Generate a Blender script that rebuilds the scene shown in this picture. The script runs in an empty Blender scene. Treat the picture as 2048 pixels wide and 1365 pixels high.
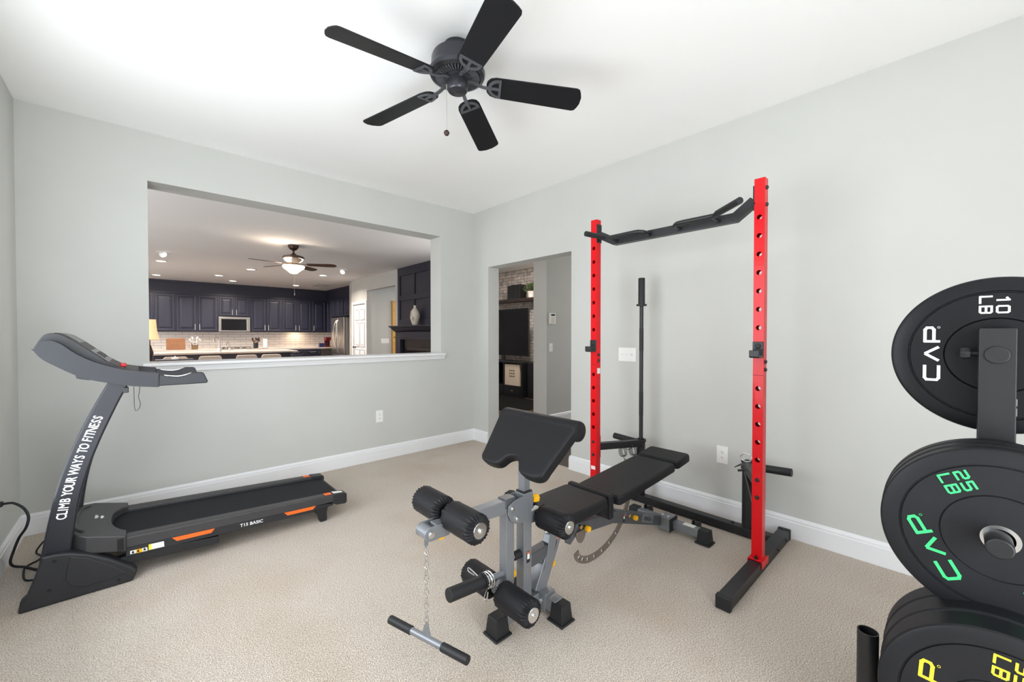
import bpy, bmesh, math, random
from mathutils import Vector, Matrix
random.seed(7)
PI = math.pi
scene = bpy.context.scene
COL = scene.collection

# ------------------------------------------------------------------ camera
cam_d = bpy.data.cameras.new('camera'); cam = bpy.data.objects.new('camera', cam_d); COL.objects.link(cam)
cam_d.sensor_width = 36.0; cam_d.lens = 816.41 / 2048 * 36.0; cam_d.clip_start = 0.05
_y, _p = math.radians(42.459), math.radians(-0.817)
cam.location = (0, 0, 1.2699)
cam.rotation_euler = (PI/2 + _p, 0, -_y)
scene.camera = cam

# ------------------------------------------------------------------ colour management
vs = scene.view_settings
vs.view_transform = 'Standard'; vs.look = 'None'; vs.gamma = 1.0; vs.use_curve_mapping = False
vs.exposure = -0.10
scene.cycles.use_denoising = True
scene.cycles.max_bounces = 10
scene.cycles.diffuse_bounces = 6
scene.cycles.sample_clamp_indirect = 6.0
scene.cycles.caustics_reflective = False
scene.cycles.caustics_refractive = False

# ------------------------------------------------------------------ daylight and lamps
W = bpy.data.worlds.new('sky'); scene.world = W; W.use_nodes = True
W.node_tree.nodes['Background'].inputs[0].default_value = (0.86, 0.93, 1.0, 1)
W.node_tree.nodes['Background'].inputs[1].default_value = 3.0

def area(name, loc, target, sx, sy, power, color=(1, 1, 1), spread=180):
    d = bpy.data.lights.new(name, 'AREA'); d.shape = 'RECTANGLE'; d.size = sx; d.size_y = sy
    d.energy = power; d.color = color; d.spread = math.radians(spread)
    o = bpy.data.objects.new(name, d); COL.objects.link(o); o.location = loc
    o.rotation_euler = (Vector(target) - Vector(loc)).to_track_quat('-Z', 'Y').to_euler()
    return o
# daylight from the window behind the camera, and fill beside it
area('window_daylight', (0.45, -1.42, 1.15), (0.9, 2.0, 2.9), 1.5, 2.0, 68, (0.93, 0.97, 1.0))
area('side_fill', (-0.54, 1.95, 1.3), (3.0, 2.2, 2.3), 2.1, 1.7, 42, (0.93, 0.97, 1.0))  # added fill at an unseen window, evens out the room light
# added sun, steep through the rear window, so unseen carpet bounces light up
_sd = bpy.data.lights.new('sun', 'SUN'); _sd.energy = 18.0; _sd.angle = math.radians(1.0); _sd.color = (0.96, 0.97, 1.0)
_so = bpy.data.objects.new('sun', _sd); COL.objects.link(_so); _so.location = (0.5, -5, 6)
_so.rotation_euler = Vector((-0.1, 1.0, -2.2)).to_track_quat('-Z', 'Y').to_euler()

# ------------------------------------------------------------------ materials
def mat(name, color, rough=0.5, metal=0.0, noise=0.04, scale=40.0, bump=0.0, bscale=None, spec=0.5, coat=0.0, emit=None, estr=0.0):
    m = bpy.data.materials.new(name); m.use_nodes = True
    nt = m.node_tree; b = nt.nodes['Principled BSDF']
    tc = nt.nodes.new('ShaderNodeTexCoord'); n = nt.nodes.new('ShaderNodeTexNoise')
    n.inputs['Scale'].default_value = scale; n.inputs['Detail'].default_value = 4
    nt.links.new(tc.outputs['Object'], n.inputs['Vector'])
    r = nt.nodes.new('ShaderNodeValToRGB')
    lo = [max(0, c * (1 - noise)) for c in color]; hi = [min(1, c * (1 + noise)) for c in color]
    r.color_ramp.elements[0].position = 0.3; r.color_ramp.elements[1].position = 0.7
    r.color_ramp.elements[0].color = (*lo, 1); r.color_ramp.elements[1].color = (*hi, 1)
    nt.links.new(n.outputs['Fac'], r.inputs['Fac']); nt.links.new(r.outputs['Color'], b.inputs['Base Color'])
    b.inputs['Roughness'].default_value = rough; b.inputs['Metallic'].default_value = metal
    b.inputs['Specular IOR Level'].default_value = spec
    b.inputs['Coat Weight'].default_value = coat
    if bump:
        bn = nt.nodes.new('ShaderNodeTexNoise'); bn.inputs['Scale'].default_value = bscale or scale * 4; bn.inputs['Detail'].default_value = 3
        nt.links.new(tc.outputs['Object'], bn.inputs['Vector'])
        bp = nt.nodes.new('ShaderNodeBump'); bp.inputs['Strength'].default_value = bump; bp.inputs['Distance'].default_value = 0.002
        nt.links.new(bn.outputs['Fac'], bp.inputs['Height']); nt.links.new(bp.outputs['Normal'], b.inputs['Normal'])
    if emit:
        b.inputs['Emission Color'].default_value = (*emit, 1); b.inputs['Emission Strength'].default_value = estr
    return m

def srgb(r, g, b):
    f = lambda c: (c/255/12.92) if c/255 <= 0.04045 else ((c/255 + 0.055)/1.055) ** 2.4
    return (f(r), f(g), f(b))

def carpet_mat():
    m = bpy.data.materials.new('carpet_pile'); m.use_nodes = True; nt = m.node_tree; b = nt.nodes['Principled BSDF']
    tc = nt.nodes.new('ShaderNodeTexCoord')
    n1 = nt.nodes.new('ShaderNodeTexNoise'); n1.inputs['Scale'].default_value = 215; n1.inputs['Detail'].default_value = 3
    n2 = nt.nodes.new('ShaderNodeTexNoise'); n2.inputs['Scale'].default_value = 1.6; n2.inputs['Detail'].default_value = 5
    v = nt.nodes.new('ShaderNodeTexVoronoi'); v.inputs['Scale'].default_value = 280
    for t in (n1, n2, v): nt.links.new(tc.outputs['Object'], t.inputs['Vector'])
    r1 = nt.nodes.new('ShaderNodeValToRGB'); r1.color_ramp.elements[0].position = .33; r1.color_ramp.elements[1].position = .66
    r1.color_ramp.elements[0].color = (*srgb(168, 148, 128), 1); r1.color_ramp.elements[1].color = (*srgb(250, 240, 228), 1)
    r2 = nt.nodes.new('ShaderNodeValToRGB'); r2.color_ramp.elements[0].position = .3; r2.color_ramp.elements[1].position = .55
    r2.color_ramp.elements[0].color = (0.90, 0.85, 0.79, 1); r2.color_ramp.elements[1].color = (1, 1, 1, 1)
    mx = nt.nodes.new('ShaderNodeMix'); mx.data_type = 'RGBA'; mx.blend_type = 'MULTIPLY'; mx.inputs['Factor'].default_value = 1
    nt.links.new(n1.outputs['Fac'], r1.inputs['Fac']); nt.links.new(n2.outputs['Fac'], r2.inputs['Fac'])
    nt.links.new(r1.outputs['Color'], mx.inputs['A']); nt.links.new(r2.outputs['Color'], mx.inputs['B'])
    nt.links.new(mx.outputs['Result'], b.inputs['Base Color'])
    b.inputs['Roughness'].default_value = 0.95; b.inputs['Specular IOR Level'].default_value = 0.1
    b.inputs['Sheen Weight'].default_value = 0.2
    bp = nt.nodes.new('ShaderNodeBump'); bp.inputs['Strength'].default_value = 0.8; bp.inputs['Distance'].default_value = 0.008
    add = nt.nodes.new('ShaderNodeMath'); add.operation = 'SUBTRACT'
    nt.links.new(n1.outputs['Fac'], add.inputs[0]); nt.links.new(v.outputs['Distance'], add.inputs[1])
    nt.links.new(add.outputs[0], bp.inputs['Height']); nt.links.new(bp.outputs['Normal'], b.inputs['Normal'])
    return m

def brick_mat(name, c1, c2, mortar, bw, bh, ms, axes='XZ', rough=0.4, bump=0.3, noise=0.0, off=0.5):
    m = bpy.data.materials.new(name); m.use_nodes = True; nt = m.node_tree; b = nt.nodes['Principled BSDF']
    tc = nt.nodes.new('ShaderNodeTexCoord'); sp = nt.nodes.new('ShaderNodeSeparateXYZ'); cb = nt.nodes.new('ShaderNodeCombineXYZ')
    nt.links.new(tc.outputs['Object'], sp.inputs[0])
    nt.links.new(sp.outputs[axes[0]], cb.inputs['X']); nt.links.new(sp.outputs[axes[1]], cb.inputs['Y'])
    t = nt.nodes.new('ShaderNodeTexBrick'); t.inputs['Scale'].default_value = 1.0; t.offset = off
    t.inputs['Brick Width'].default_value = bw; t.inputs['Row Height'].default_value = bh; t.inputs['Mortar Size'].default_value = ms
    t.inputs['Color1'].default_value = (*c1, 1); t.inputs['Color2'].default_value = (*c2, 1); t.inputs['Mortar'].default_value = (*mortar, 1)
    nt.links.new(cb.outputs[0], t.inputs['Vector'])
    out = t.outputs['Color']
    if noise:
        n = nt.nodes.new('ShaderNodeTexNoise'); n.inputs['Scale'].default_value = 9; n.inputs['Detail'].default_value = 6
        nt.links.new(tc.outputs['Object'], n.inputs['Vector'])
        r = nt.nodes.new('ShaderNodeValToRGB'); r.color_ramp.elements[0].position = .35; r.color_ramp.elements[1].position = .6
        r.color_ramp.elements[0].color = (noise, noise, noise*1.05, 1); r.color_ramp.elements[1].color = (1, 1, 1, 1)
        nt.links.new(n.outputs['Fac'], r.inputs['Fac'])
        mx = nt.nodes.new('ShaderNodeMix'); mx.data_type = 'RGBA'; mx.blend_type = 'MULTIPLY'; mx.inputs['Factor'].default_value = 1
        nt.links.new(out, mx.inputs['A']); nt.links.new(r.outputs['Color'], mx.inputs['B']); out = mx.outputs['Result']
    nt.links.new(out, b.inputs['Base Color']); b.inputs['Roughness'].default_value = rough
    bp = nt.nodes.new('ShaderNodeBump'); bp.invert = True; bp.inputs['Strength'].default_value = bump; bp.inputs['Distance'].default_value = 0.004
    nt.links.new(t.outputs['Fac'], bp.inputs['Height']); nt.links.new(bp.outputs['Normal'], b.inputs['Normal'])
    return m

def wood_mat(name, c1, c2, rough=0.4, scale=(1, 14, 14), ds=3):
    m = bpy.data.materials.new(name); m.use_nodes = True; nt = m.node_tree; b = nt.nodes['Principled BSDF']
    tc = nt.nodes.new('ShaderNodeTexCoord'); mp = nt.nodes.new('ShaderNodeMapping'); mp.inputs['Scale'].default_value = scale
    n = nt.nodes.new('ShaderNodeTexNoise'); n.inputs['Scale'].default_value = ds; n.inputs['Detail'].default_value = 6; n.inputs['Distortion'].default_value = 0.6
    nt.links.new(tc.outputs['Object'], mp.inputs['Vector']); nt.links.new(mp.outputs[0], n.inputs['Vector'])
    r = nt.nodes.new('ShaderNodeValToRGB'); r.color_ramp.elements[0].position = .3; r.color_ramp.elements[1].position = .7
    r.color_ramp.elements[0].color = (*c1, 1); r.color_ramp.elements[1].color = (*c2, 1)
    nt.links.new(n.outputs['Fac'], r.inputs['Fac']); nt.links.new(r.outputs['Color'], b.inputs['Base Color']); b.inputs['Roughness'].default_value = rough
    return m

M = {}
M['wall'] = mat('greige_wall_paint', srgb(199, 200, 196), 0.75, noise=0.015, scale=3, bump=0.06, bscale=300, spec=0.25)
M['ceiling'] = mat('white_ceiling_paint', srgb(247, 247, 246), 0.9, noise=0.01, scale=2, bump=0.05, bscale=250, spec=0.15)
M['trim'] = mat('white_trim_paint', srgb(232, 233, 235), 0.35, noise=0.01, scale=5)
M['carpet'] = carpet_mat()
M['black'] = mat('black_powder_coat', srgb(27, 28, 31), 0.42, noise=0.12, scale=12, bump=0.1, bscale=500)
M['rubber'] = mat('black_rubber', srgb(23, 24, 27), 0.55, noise=0.15, scale=8, bump=0.12, bscale=400)
M['plate'] = mat('bumper_rubber', srgb(26, 27, 31), 0.5, noise=0.2, scale=6, bump=0.08, bscale=300, spec=0.32)
M['plate_dark'] = mat('dark_bumper_rubber', srgb(13, 14, 19), 0.42, noise=0.25, scale=5, bump=0.06, bscale=300, spec=0.3)
M['vinyl'] = mat('black_vinyl', srgb(25, 25, 28), 0.46, noise=0.08, scale=30, bump=0.5, bscale=420, spec=0.22)
M['red'] = mat('red_powder_coat', srgb(214, 4, 18), 0.32, noise=0.03, scale=10, coat=0.15, spec=0.3)
M['steelgrey'] = mat('grey_powder_coat', srgb(132, 135, 140), 0.36, 0.45, noise=0.04, scale=20)
M['darkgrey'] = mat('dark_grey_powder_coat', srgb(92, 94, 99), 0.4, 0.4, noise=0.05, scale=20)
M['chrome'] = mat('bright_steel', (0.78, 0.78, 0.78), 0.22, 1.0, noise=0.03)
M['yellow'] = mat('yellow_plastic', srgb(240, 178, 20), 0.4)
M['hole'] = mat('dark_recess', (0.006, 0.006, 0.007), 0.8)
M['tmill'] = mat('charcoal_plastic', srgb(36, 38, 44), 0.38, 0.0, spec=0.38, noise=0.05, scale=15, bump=0.08, bscale=500)
M['tmill_dark'] = mat('dark_plastic', srgb(33, 34, 38), 0.45, noise=0.08, scale=20, bump=0.08, bscale=400)
M['tmill_mid'] = mat('mid_grey_plastic', srgb(56, 55, 57), 0.42, noise=0.06, scale=20, bump=0.08, bscale=400)
M['ridge'] = mat('grey_ribbed_plastic', srgb(92, 88, 84), 0.4, noise=0.06, scale=20)
M['belt'] = mat('running_belt', srgb(24, 25, 29), 0.65, noise=0.12, scale=80, bump=0.3, bscale=700, spec=0.25)
M['orange'] = mat('orange_decal', srgb(250, 108, 28), 0.45, noise=0.02)
M['white'] = mat('white_plastic', srgb(238, 238, 236), 0.35, noise=0.01)
M['ink'] = mat('white_ink', (0.9, 0.9, 0.9), 0.5, noise=0.01)
M['green'] = mat('green_ink', srgb(60, 215, 125), 0.5, noise=0.01)
M['yink'] = mat('yellow_ink', srgb(245, 228, 55), 0.5, noise=0.01)
M['blackink'] = mat('black_ink', (0.01, 0.01, 0.01), 0.5)
M['fanmetal'] = mat('gunmetal', srgb(72, 73, 79), 0.34, 0.75, noise=0.06, scale=20)
M['blade'] = mat('black_fan_blade', srgb(20, 21, 25), 0.42, noise=0.15, scale=60, bump=0.15, bscale=200, spec=0.3)
M['navy'] = mat('navy_cabinet_paint', srgb(35, 37, 54), 0.42, noise=0.03, scale=10)
M['stainless'] = mat('stainless_steel', (0.42, 0.40, 0.38), 0.3, 0.9, noise=0.04, scale=15)
M['nickel'] = mat('brushed_nickel', (0.75, 0.73, 0.7), 0.3, 1.0, noise=0.03)
M['counter'] = mat('pale_quartz', srgb(196, 184, 174), 0.25, noise=0.04, scale=25)
M['tile'] = brick_mat('white_subway_tile', srgb(250, 242, 236), srgb(244, 236, 229), srgb(172, 158, 150), 0.30, 0.076, 0.004, 'XZ', 0.2, 0.3)
M['brick'] = brick_mat('whitewashed_brick', srgb(238, 222, 210), srgb(205, 198, 196), srgb(176, 168, 162), 0.2, 0.068, 0.008, 'YZ', 0.9, 0.8, noise=0.6)
M['darkfloor'] = wood_mat('dark_wood_floor', srgb(52, 40, 34), srgb(82, 66, 56), 0.35)
M['board'] = wood_mat('bamboo_board', srgb(102, 66, 38), srgb(134, 88, 52), 0.45, (1, 8, 14), 5)
M['crockbrown'] = mat('brown_crock', srgb(112, 90, 62), 0.6)
M['sheetblack'] = mat('black_sheet', (0.008, 0.008, 0.008), 0.95, noise=0.3, scale=60, bump=0.3, spec=0.05)
M['dkwood'] = wood_mat('espresso_wood', srgb(34, 26, 24), srgb(56, 42, 38), 0.4)
M['blackglass'] = mat('black_glass', (0.006, 0.006, 0.008), 0.2, noise=0.0, spec=0.2)
M['stool'] = mat('cream_upholstery', srgb(214, 198, 184), 0.8, noise=0.05, scale=60, bump=0.2)
M['lampshade'] = mat('lit_lampshade', srgb(240, 205, 150), 0.8, emit=(1.0, 0.60, 0.33), estr=.8)
M['glow'] = mat('lit_lamp_lens', (1, 1, 1), 0.5, emit=(1.0, 0.93, 0.86), estr=9.0)
M['glassglow'] = mat('lit_frosted_glass', (1, 0.9, 0.75), 0.4, emit=(1.0, 0.82, 0.6), estr=2.2)
M['bronze'] = mat('oiled_bronze', srgb(58, 42, 36), 0.4, 0.4, noise=0.1)
M['walnutblade'] = wood_mat('walnut_blade', srgb(62, 40, 34), srgb(92, 62, 52), 0.45)
M['vase'] = mat('cream_ceramic', srgb(222, 215, 200), 0.35, noise=0.08, scale=30)
M['leafv'] = mat('brown_relief', srgb(132, 104, 88), 0.6)
M['leaf'] = mat('green_leaf', srgb(66, 84, 44), 0.6, noise=0.3, scale=20)
M['pot'] = mat('white_pot', srgb(230, 222, 215), 0.4)
M['redpl'] = mat('red_enamel', srgb(104, 20, 24), 0.3)
M['blue'] = mat('blue_tin', srgb(36, 46, 92), 0.4)
M['redfoam'] = mat('amber_tag', srgb(215, 110, 60), 0.5)
M['bin'] = mat('cream_fabric', srgb(226, 208, 190), 0.8, noise=0.03)
M['greyhall'] = mat('hall_wall_paint', srgb(190, 190, 186), 0.75, noise=0.015, scale=3)
M['gold'] = wood_mat('yellow_pine', srgb(190, 140, 60), srgb(214, 168, 88), 0.5)
M['label'] = mat('paper_label', srgb(232, 232, 228), 0.5)
M['tan'] = mat('bronze_arc', srgb(128, 118, 110), 0.38, 0.5, noise=0.04)
M['glass'] = mat('window_glass', (1, 1, 1), 0.0)
_gb = M['glass'].node_tree.nodes['Principled BSDF']; _gb.inputs['Transmission Weight'].default_value = 1.0; _gb.inputs['IOR'].default_value = 1.0

# ------------------------------------------------------------------ object helpers
def world_loc(o):
    v = Vector((0, 0, 0))
    while o is not None:
        v += o.location; o = o.parent
    return v

def tag(o, label=None, cat=None, group=None, kind=None):
    if label: o['label'] = label
    if cat: o['category'] = cat
    if group: o['group'] = group
    if kind: o['kind'] = kind
    return o

def thing(name, label, cat, loc=(0, 0, 0), group=None):
    o = bpy.data.objects.new(name, None); COL.objects.link(o); o.location = loc; o.empty_display_size = 0.1
    return tag(o, label, cat, group)

def copy_tree(o, parent=None):
    c = o.copy(); COL.objects.link(c); c.parent = parent
    for ch in list(o.children): copy_tree(ch, c)
    return c

class MB:
    def __init__(s): s.v = []; s.f = []
    def add(s, vs_, fs): n = len(s.v); s.v += [tuple(p) for p in vs_]; s.f += [tuple(i + n for i in f) for f in fs]; return s
    def box(s, c, d, rot=None, piv=None):
        x, y, z = d[0]/2, d[1]/2, d[2]/2; c = Vector(c)
        P = [Vector((a*x, b*y, e*z)) for a in (-1, 1) for b in (-1, 1) for e in (-1, 1)]
        if rot is not None: P = [rot @ p for p in P]
        P = [p + c for p in P]
        return s.add(P, [(0, 1, 3, 2), (4, 6, 7, 5), (0, 4, 5, 1), (2, 3, 7, 6), (0, 2, 6, 4), (1, 5, 7, 3)])
    def bb(s, x0, x1, y0, y1, z0, z1): return s.box(((x0+x1)/2, (y0+y1)/2, (z0+z1)/2), (abs(x1-x0), abs(y1-y0), abs(z1-z0)))
    def bar(s, p0, p1, w, h, up=(0, 0, 1), ext=0.0):
        p0, p1 = Vector(p0), Vector(p1); d = (p1-p0); L = d.length + ext; d.normalize(); up = Vector(up)
        sd = d.cross(up).normalized(); u = sd.cross(d).normalized()
        R = Matrix((d, sd, u)).transposed()
        return s.box((p0+p1)/2, (L, w, h), R)
    def cyl(s, p0, p1, r, r1=None, seg=20, cap=True):
        p0, p1 = Vector(p0), Vector(p1); d = (p1-p0).normalized(); r1 = r if r1 is None else r1
        a = d.orthogonal().normalized(); b = d.cross(a)
        V = []
        for k in range(seg):
            t = 2*PI*k/seg; e = a*math.cos(t) + b*math.sin(t); V += [p0+e*r, p1+e*r1]
        F = [(2*k, 2*((k+1) % seg), 2*((k+1) % seg)+1, 2*k+1) for k in range(seg)]
        if cap: F += [tuple(2*k for k in range(seg))[::-1], tuple(2*k+1 for k in range(seg))]
        return s.add(V, F)
    def pipe(s, p0, p1, r, ri, seg=28):      # hollow tube
        p0, p1 = Vector(p0), Vector(p1); d = (p1-p0).normalized(); a = d.orthogonal().normalized(); b = d.cross(a); V = []
        for k in range(seg):
            t = 2*PI*k/seg; e = a*math.cos(t) + b*math.sin(t); V += [p0+e*r, p1+e*r, p1+e*ri, p0+e*ri]
        F = []
        for k in range(seg):
            n = 4*((k+1) % seg); k4 = 4*k
            for j in range(4): F.append((k4+j, n+j, n+(j+1) % 4, k4+(j+1) % 4))
        return s.add(V, F)
    def lathe(s, prof, origin, axis=(0, 0, 1), seg=32, ref=None, fn=None):
        """prof: (r, h) pairs; fn(r,h,theta)->r lets the radius vary around"""
        o, ax = Vector(origin), Vector(axis).normalized()
        a = Vector(ref) if ref else ax.orthogonal().normalized(); b = ax.cross(a); V = []; n = len(prof)
        for k in range(seg):
            t = 2*PI*k/seg; e = a*math.cos(t) + b*math.sin(t)
            for r, h in prof: V.append(o + ax*h + e*(fn(r, h, t) if fn else r))
        F = [(k*n+j, ((k+1) % seg)*n+j, ((k+1) % seg)*n+j+1, k*n+j+1) for k in range(seg) for j in range(n-1)]
        if prof[0][0] > 1e-5: F.append(tuple(k*n for k in range(seg))[::-1])
        if prof[-1][0] > 1e-5: F.append(tuple(k*n+n-1 for k in range(seg)))
        return s.add(V, F)
    def tube(s, path, r, seg=10, closed=False, cap=True):
        P = [Vector(p) for p in path]; n = len(P); V = []; prev = None
        for i in range(n):
            if closed: d = P[(i+1) % n]-P[i-1]
            else: d = P[min(i+1, n-1)]-P[max(i-1, 0)]
            d.normalize()
            if prev is None: a = d.orthogonal().normalized()
            else: a = (prev - d*prev.dot(d)).normalized()
            prev = a; b = d.cross(a)
            for k in range(seg):
                t = 2*PI*k/seg; V.append(P[i] + (a*math.cos(t)+b*math.sin(t))*r)
        m = n if closed else n-1
        F = [(i*seg+k, i*seg+(k+1) % seg, ((i+1) % n)*seg+(k+1) % seg, ((i+1) % n)*seg+k) for i in range(m) for k in range(seg)]
        if cap and not closed: F += [tuple(range(seg))[::-1], tuple((n-1)*seg+k for k in range(seg))]
        return s.add(V, F)
    def prism(s, pts, o, u, v, n, t0, t1):
        """2-D outline pts (a,b) in plane o + a u + b v, extruded along n from t0 to t1"""
        o, u, v, n = Vector(o), Vector(u), Vector(v), Vector(n); k = len(pts)
        V = [o+u*a+v*b+n*t0 for a, b in pts] + [o+u*a+v*b+n*t1 for a, b in pts]
        F = [tuple(range(k))[::-1], tuple(range(k, 2*k))] + [(i, (i+1) % k, k+(i+1) % k, k+i) for i in range(k)]
        return s.add(V, F)
    def xz(s, pts, y0, y1): return s.prism(pts, (0, 0, 0), (1, 0, 0), (0, 0, 1), (0, 1, 0), y0, y1)
    def build(s, name, m, parent=None, bev=0.0, seg=2, smooth=35, bang=40):
        me = bpy.data.meshes.new(name); off = world_loc(parent) if parent else Vector((0, 0, 0))
        me.from_pydata([tuple(Vector(p)-off) for p in s.v], [], s.f); me.validate()
        bm = bmesh.new(); bm.from_mesh(me); bmesh.ops.recalc_face_normals(bm, faces=bm.faces); bm.to_mesh(me); bm.free()
        me.materials.append(m if not isinstance(m, str) else M[m])
        if smooth:
            for p in me.polygons: p.use_smooth = True
            me.set_sharp_from_angle(angle=math.radians(smooth))
        o = bpy.data.objects.new(name, me); COL.objects.link(o)
        if parent: o.parent = parent
        if bev:
            md = o.modifiers.new('edge', 'BEVEL'); md.width = bev; md.segments = seg; md.limit_method = 'ANGLE'; md.angle_limit = math.radians(bang)
            md.harden_normals = True
        return o

def catmull(P, n=8, closed=False):
    P = [Vector(p) for p in P]; out = []; k = len(P)
    rng = range(k if closed else k-1)
    for i in rng:
        if closed: a, b, c, d = P[i-1], P[i], P[(i+1) % k], P[(i+2) % k]
        else: a, b, c, d = P[max(i-1, 0)], P[i], P[i+1], P[min(i+2, k-1)]
        for j in range(n):
            t = j/n; out.append(0.5*((2*b)+(c-a)*t+(2*a-5*b+4*c-d)*t*t+(3*b-a-3*c+d)*t**3))
    if not closed: out.append(P[-1])
    return out
def cat2(P, n=6): return [(p.x, p.y) for p in catmull([(a, b, 0) for a, b in P], n)]

def struct(name, mb, m, bev=0.0, smooth=0):
    o = mb.build(name, m, None, bev, smooth=smooth); o['kind'] = 'structure'; return o

def text_obj(txt, height, m, parent, origin, right, up, name='lettering', align='CENTER', extrude=0.0004, squeeze=1.0, bold=0.0):
    """a line of letters lying in the plane of right/up, centred on origin"""
    c = bpy.data.curves.new('t', 'FONT'); c.body = txt; c.size = height/0.73; c.extrude = extrude; c.align_x = align; c.align_y = 'CENTER'
    c.resolution_u = 3; c.offset = bold
    t = bpy.data.objects.new('t', c); COL.objects.link(t)
    dg = bpy.context.evaluated_depsgraph_get(); dg.update()
    me = bpy.data.meshes.new_from_object(t.evaluated_get(dg)); bpy.data.objects.remove(t)
    r, u = Vector(right).normalized(), Vector(up).normalized(); n = r.cross(u); off = world_loc(parent) if parent else Vector()
    for v in me.vertices: v.co = Vector(origin) - off + r*v.co.x*squeeze + u*v.co.y + n*v.co.z
    me.materials.clear(); me.materials.append(M[m] if isinstance(m, str) else m); me.name = name
    o = bpy.data.objects.new(name, me); COL.objects.link(o)
    if parent: o.parent = parent
    return o

# square stroke alphabet for the markings on the weight plates; unit cell 1 wide x 1 high
STROKE = {
 'C': [[(1, 1), (.15, 1), (0, .86), (0, .14), (.15, 0), (1, 0)]],
 'A': [[(0, 0), (.5, 1), (1, 0)]],
 'P': [[(0, 0), (0, 1), (.85, 1), (1, .86), (1, .5), (.85, .36), (0, .36)]],
 'L': [[(0, 1), (0, 0), (1, 0)]],
 'B': [[(0, 0), (0, 1), (.85, 1), (1, .88), (1, .62), (.88, .52), (0, .52)], [(.88, .52), (1, .42), (1, .12), (.85, 0), (0, 0)]],
 '1': [[(.25, .8), (.6, 1), (.6, 0)]],
 '0': [[(.15, 0), (0, .14), (0, .86), (.15, 1), (.85, 1), (1, .86), (1, .14), (.85, 0), (.15, 0)]],
 '2': [[(0, 1), (.85, 1), (1, .88), (1, .62), (.85, .52), (.15, .52), (0, .4), (0, 0), (1, 0)]],
 '5': [[(1, 1), (0, 1), (0, .54), (.85, .54), (1, .42), (1, .12), (.85, 0), (0, 0)]],
 '3': [[(0, 1), (.85, 1), (1, .88), (1, .62), (.85, .52), (.3, .52)], [(.85, .52), (1, .42), (1, .12), (.85, 0), (0, 0)]],
}
def stroke_text(mb, txt, c, right, up, n, w, h, gap, th, cut=0.0):
    """flat ribbon letters centred on c"""
    right, up, n, c = Vector(right), Vector(up), Vector(n), Vector(c); L = len(txt)*w + (len(txt)-1)*gap
    for i, ch in enumerate(txt):
        x0 = -L/2 + i*(w+gap)
        for line in STROKE[ch]:
            P = [(x0 + a*(w-th) + th/2, b*(h-th) + th/2 - h/2) for a, b in line]
            for k in range(len(P)-1):
                a, b = Vector((*P[k], 0)), Vector((*P[k+1], 0)); d = (b-a).normalized(); q = Vector((-d.y, d.x, 0))*th/2
                e = d*th*0.35
                if ch == 'A': e = d*0.0
                pts = [a-e-q, b+e-q, b+e+q, a-e+q]
                mb.add([c + right*p.x + up*p.y + n*0.0004*(1+0.15*k) for p in pts], [(0, 1, 2, 3)])
    return mb

# ================================================================== THE ROOM
YA, XB, XC, CZ, YF = 3.9766, 3.008, -0.5601, 2.74, -1.5
YA2, XB2 = YA + 0.22, XB + 0.16
OX0, OX1, OZ0, OZ1 = 0.058, 2.5418, 1.052, 2.3905      # kitchen pass-through
DY0, DY1, DZ = 2.4607, 3.6963, 2.061                   # hall doorway
struct('floor', MB().bb(XC-.1, XB+.02, YF-.1, YA+.02, -.05, 0), 'carpet')
struct('floor_kitchen', MB().bb(-2.6, 8.2, YA+.02, 14.9, -.05, -.004).bb(XB+.02, 8.2, 2.0, YA+.02, -.05, -.004), 'darkfloor')
struct('ceiling', MB().bb(XC-.1, XB2, YF-.1, YA2, CZ, CZ+.1), 'ceiling')
struct('ceiling_kitchen', MB().bb(-2.6, 8.2, YA2, 14.9, CZ, CZ+.1).bb(XB2, 8.2, 2.0, YA2, CZ, CZ+.1), 'ceiling')
w = MB(); w.bb(XC-.1, OX0, YA, YA2, 0, CZ); w.bb(OX1, XB2, YA, YA2, 0, CZ); w.bb(OX0, OX1, YA, YA2, 0, OZ0-.01); w.bb(OX0, OX1, YA, YA2, OZ1, CZ)
struct('wall_back', w, 'wall')
w = MB(); w.bb(XB, XB2, YF-.1, DY0, 0, CZ); w.bb(XB, XB2, DY1, YA, 0, CZ); w.bb(XB, XB2, DY0, DY1, DZ, CZ)
struct('wall_right', w, 'wall')
# the left wall has an unseen added window, placed for the light (y .9 - 3.0)
w = MB(); w.bb(XC-.12, XC, 3.0, YA, 0, CZ); w.bb(XC-.12, XC, YF, 0.9, 0, CZ); w.bb(XC-.12, XC, 0.9, 3.0, 0, .45); w.bb(XC-.12, XC, 0.9, 3.0, 2.2, CZ)
struct('wall_left', w, 'wall')
w = MB()
for a, b in ((XC, -.3), (1.2, XB)): w.bb(a, b, YF-.12, YF, 0, CZ)
for a, b in ((-.3, 1.2),): w.bb(a, b, YF-.12, YF, 0, .15); w.bb(a, b, YF-.12, YF, 2.25, CZ)
struct('wall_front', w, 'wall')
def window_unit(n, axis, a0, a1, z0, z1, p):
    fr = MB(); gl = MB(); t = .045
    def bx(mb, u0, u1, v0, v1, d=.03):
        mb.bb(u0, u1, p-d, p+d, v0, v1) if axis == 'x' else mb.bb(p-d, p+d, u0, u1, v0, v1)
    bx(fr, a0, a1, z0, z0+t); bx(fr, a0, a1, z1-t, z1); bx(fr, a0, a0+t, z0+t, z1-t); bx(fr, a1-t, a1, z0+t, z1-t)
    bx(fr, a0+t, a1-t, (z0+z1)/2-.02, (z0+z1)/2+.02, .02)
    f = struct(n, fr, 'trim')
for i, args in enumerate([('x', -.3, 1.2, .15, 2.25, YF-.06), ('y', 0.9, 3.0, .45, 2.2, XC-.06)]):  # the second frame sits in the added, unseen side opening
    window_unit('window_%d' % (i+1), *args)

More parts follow.
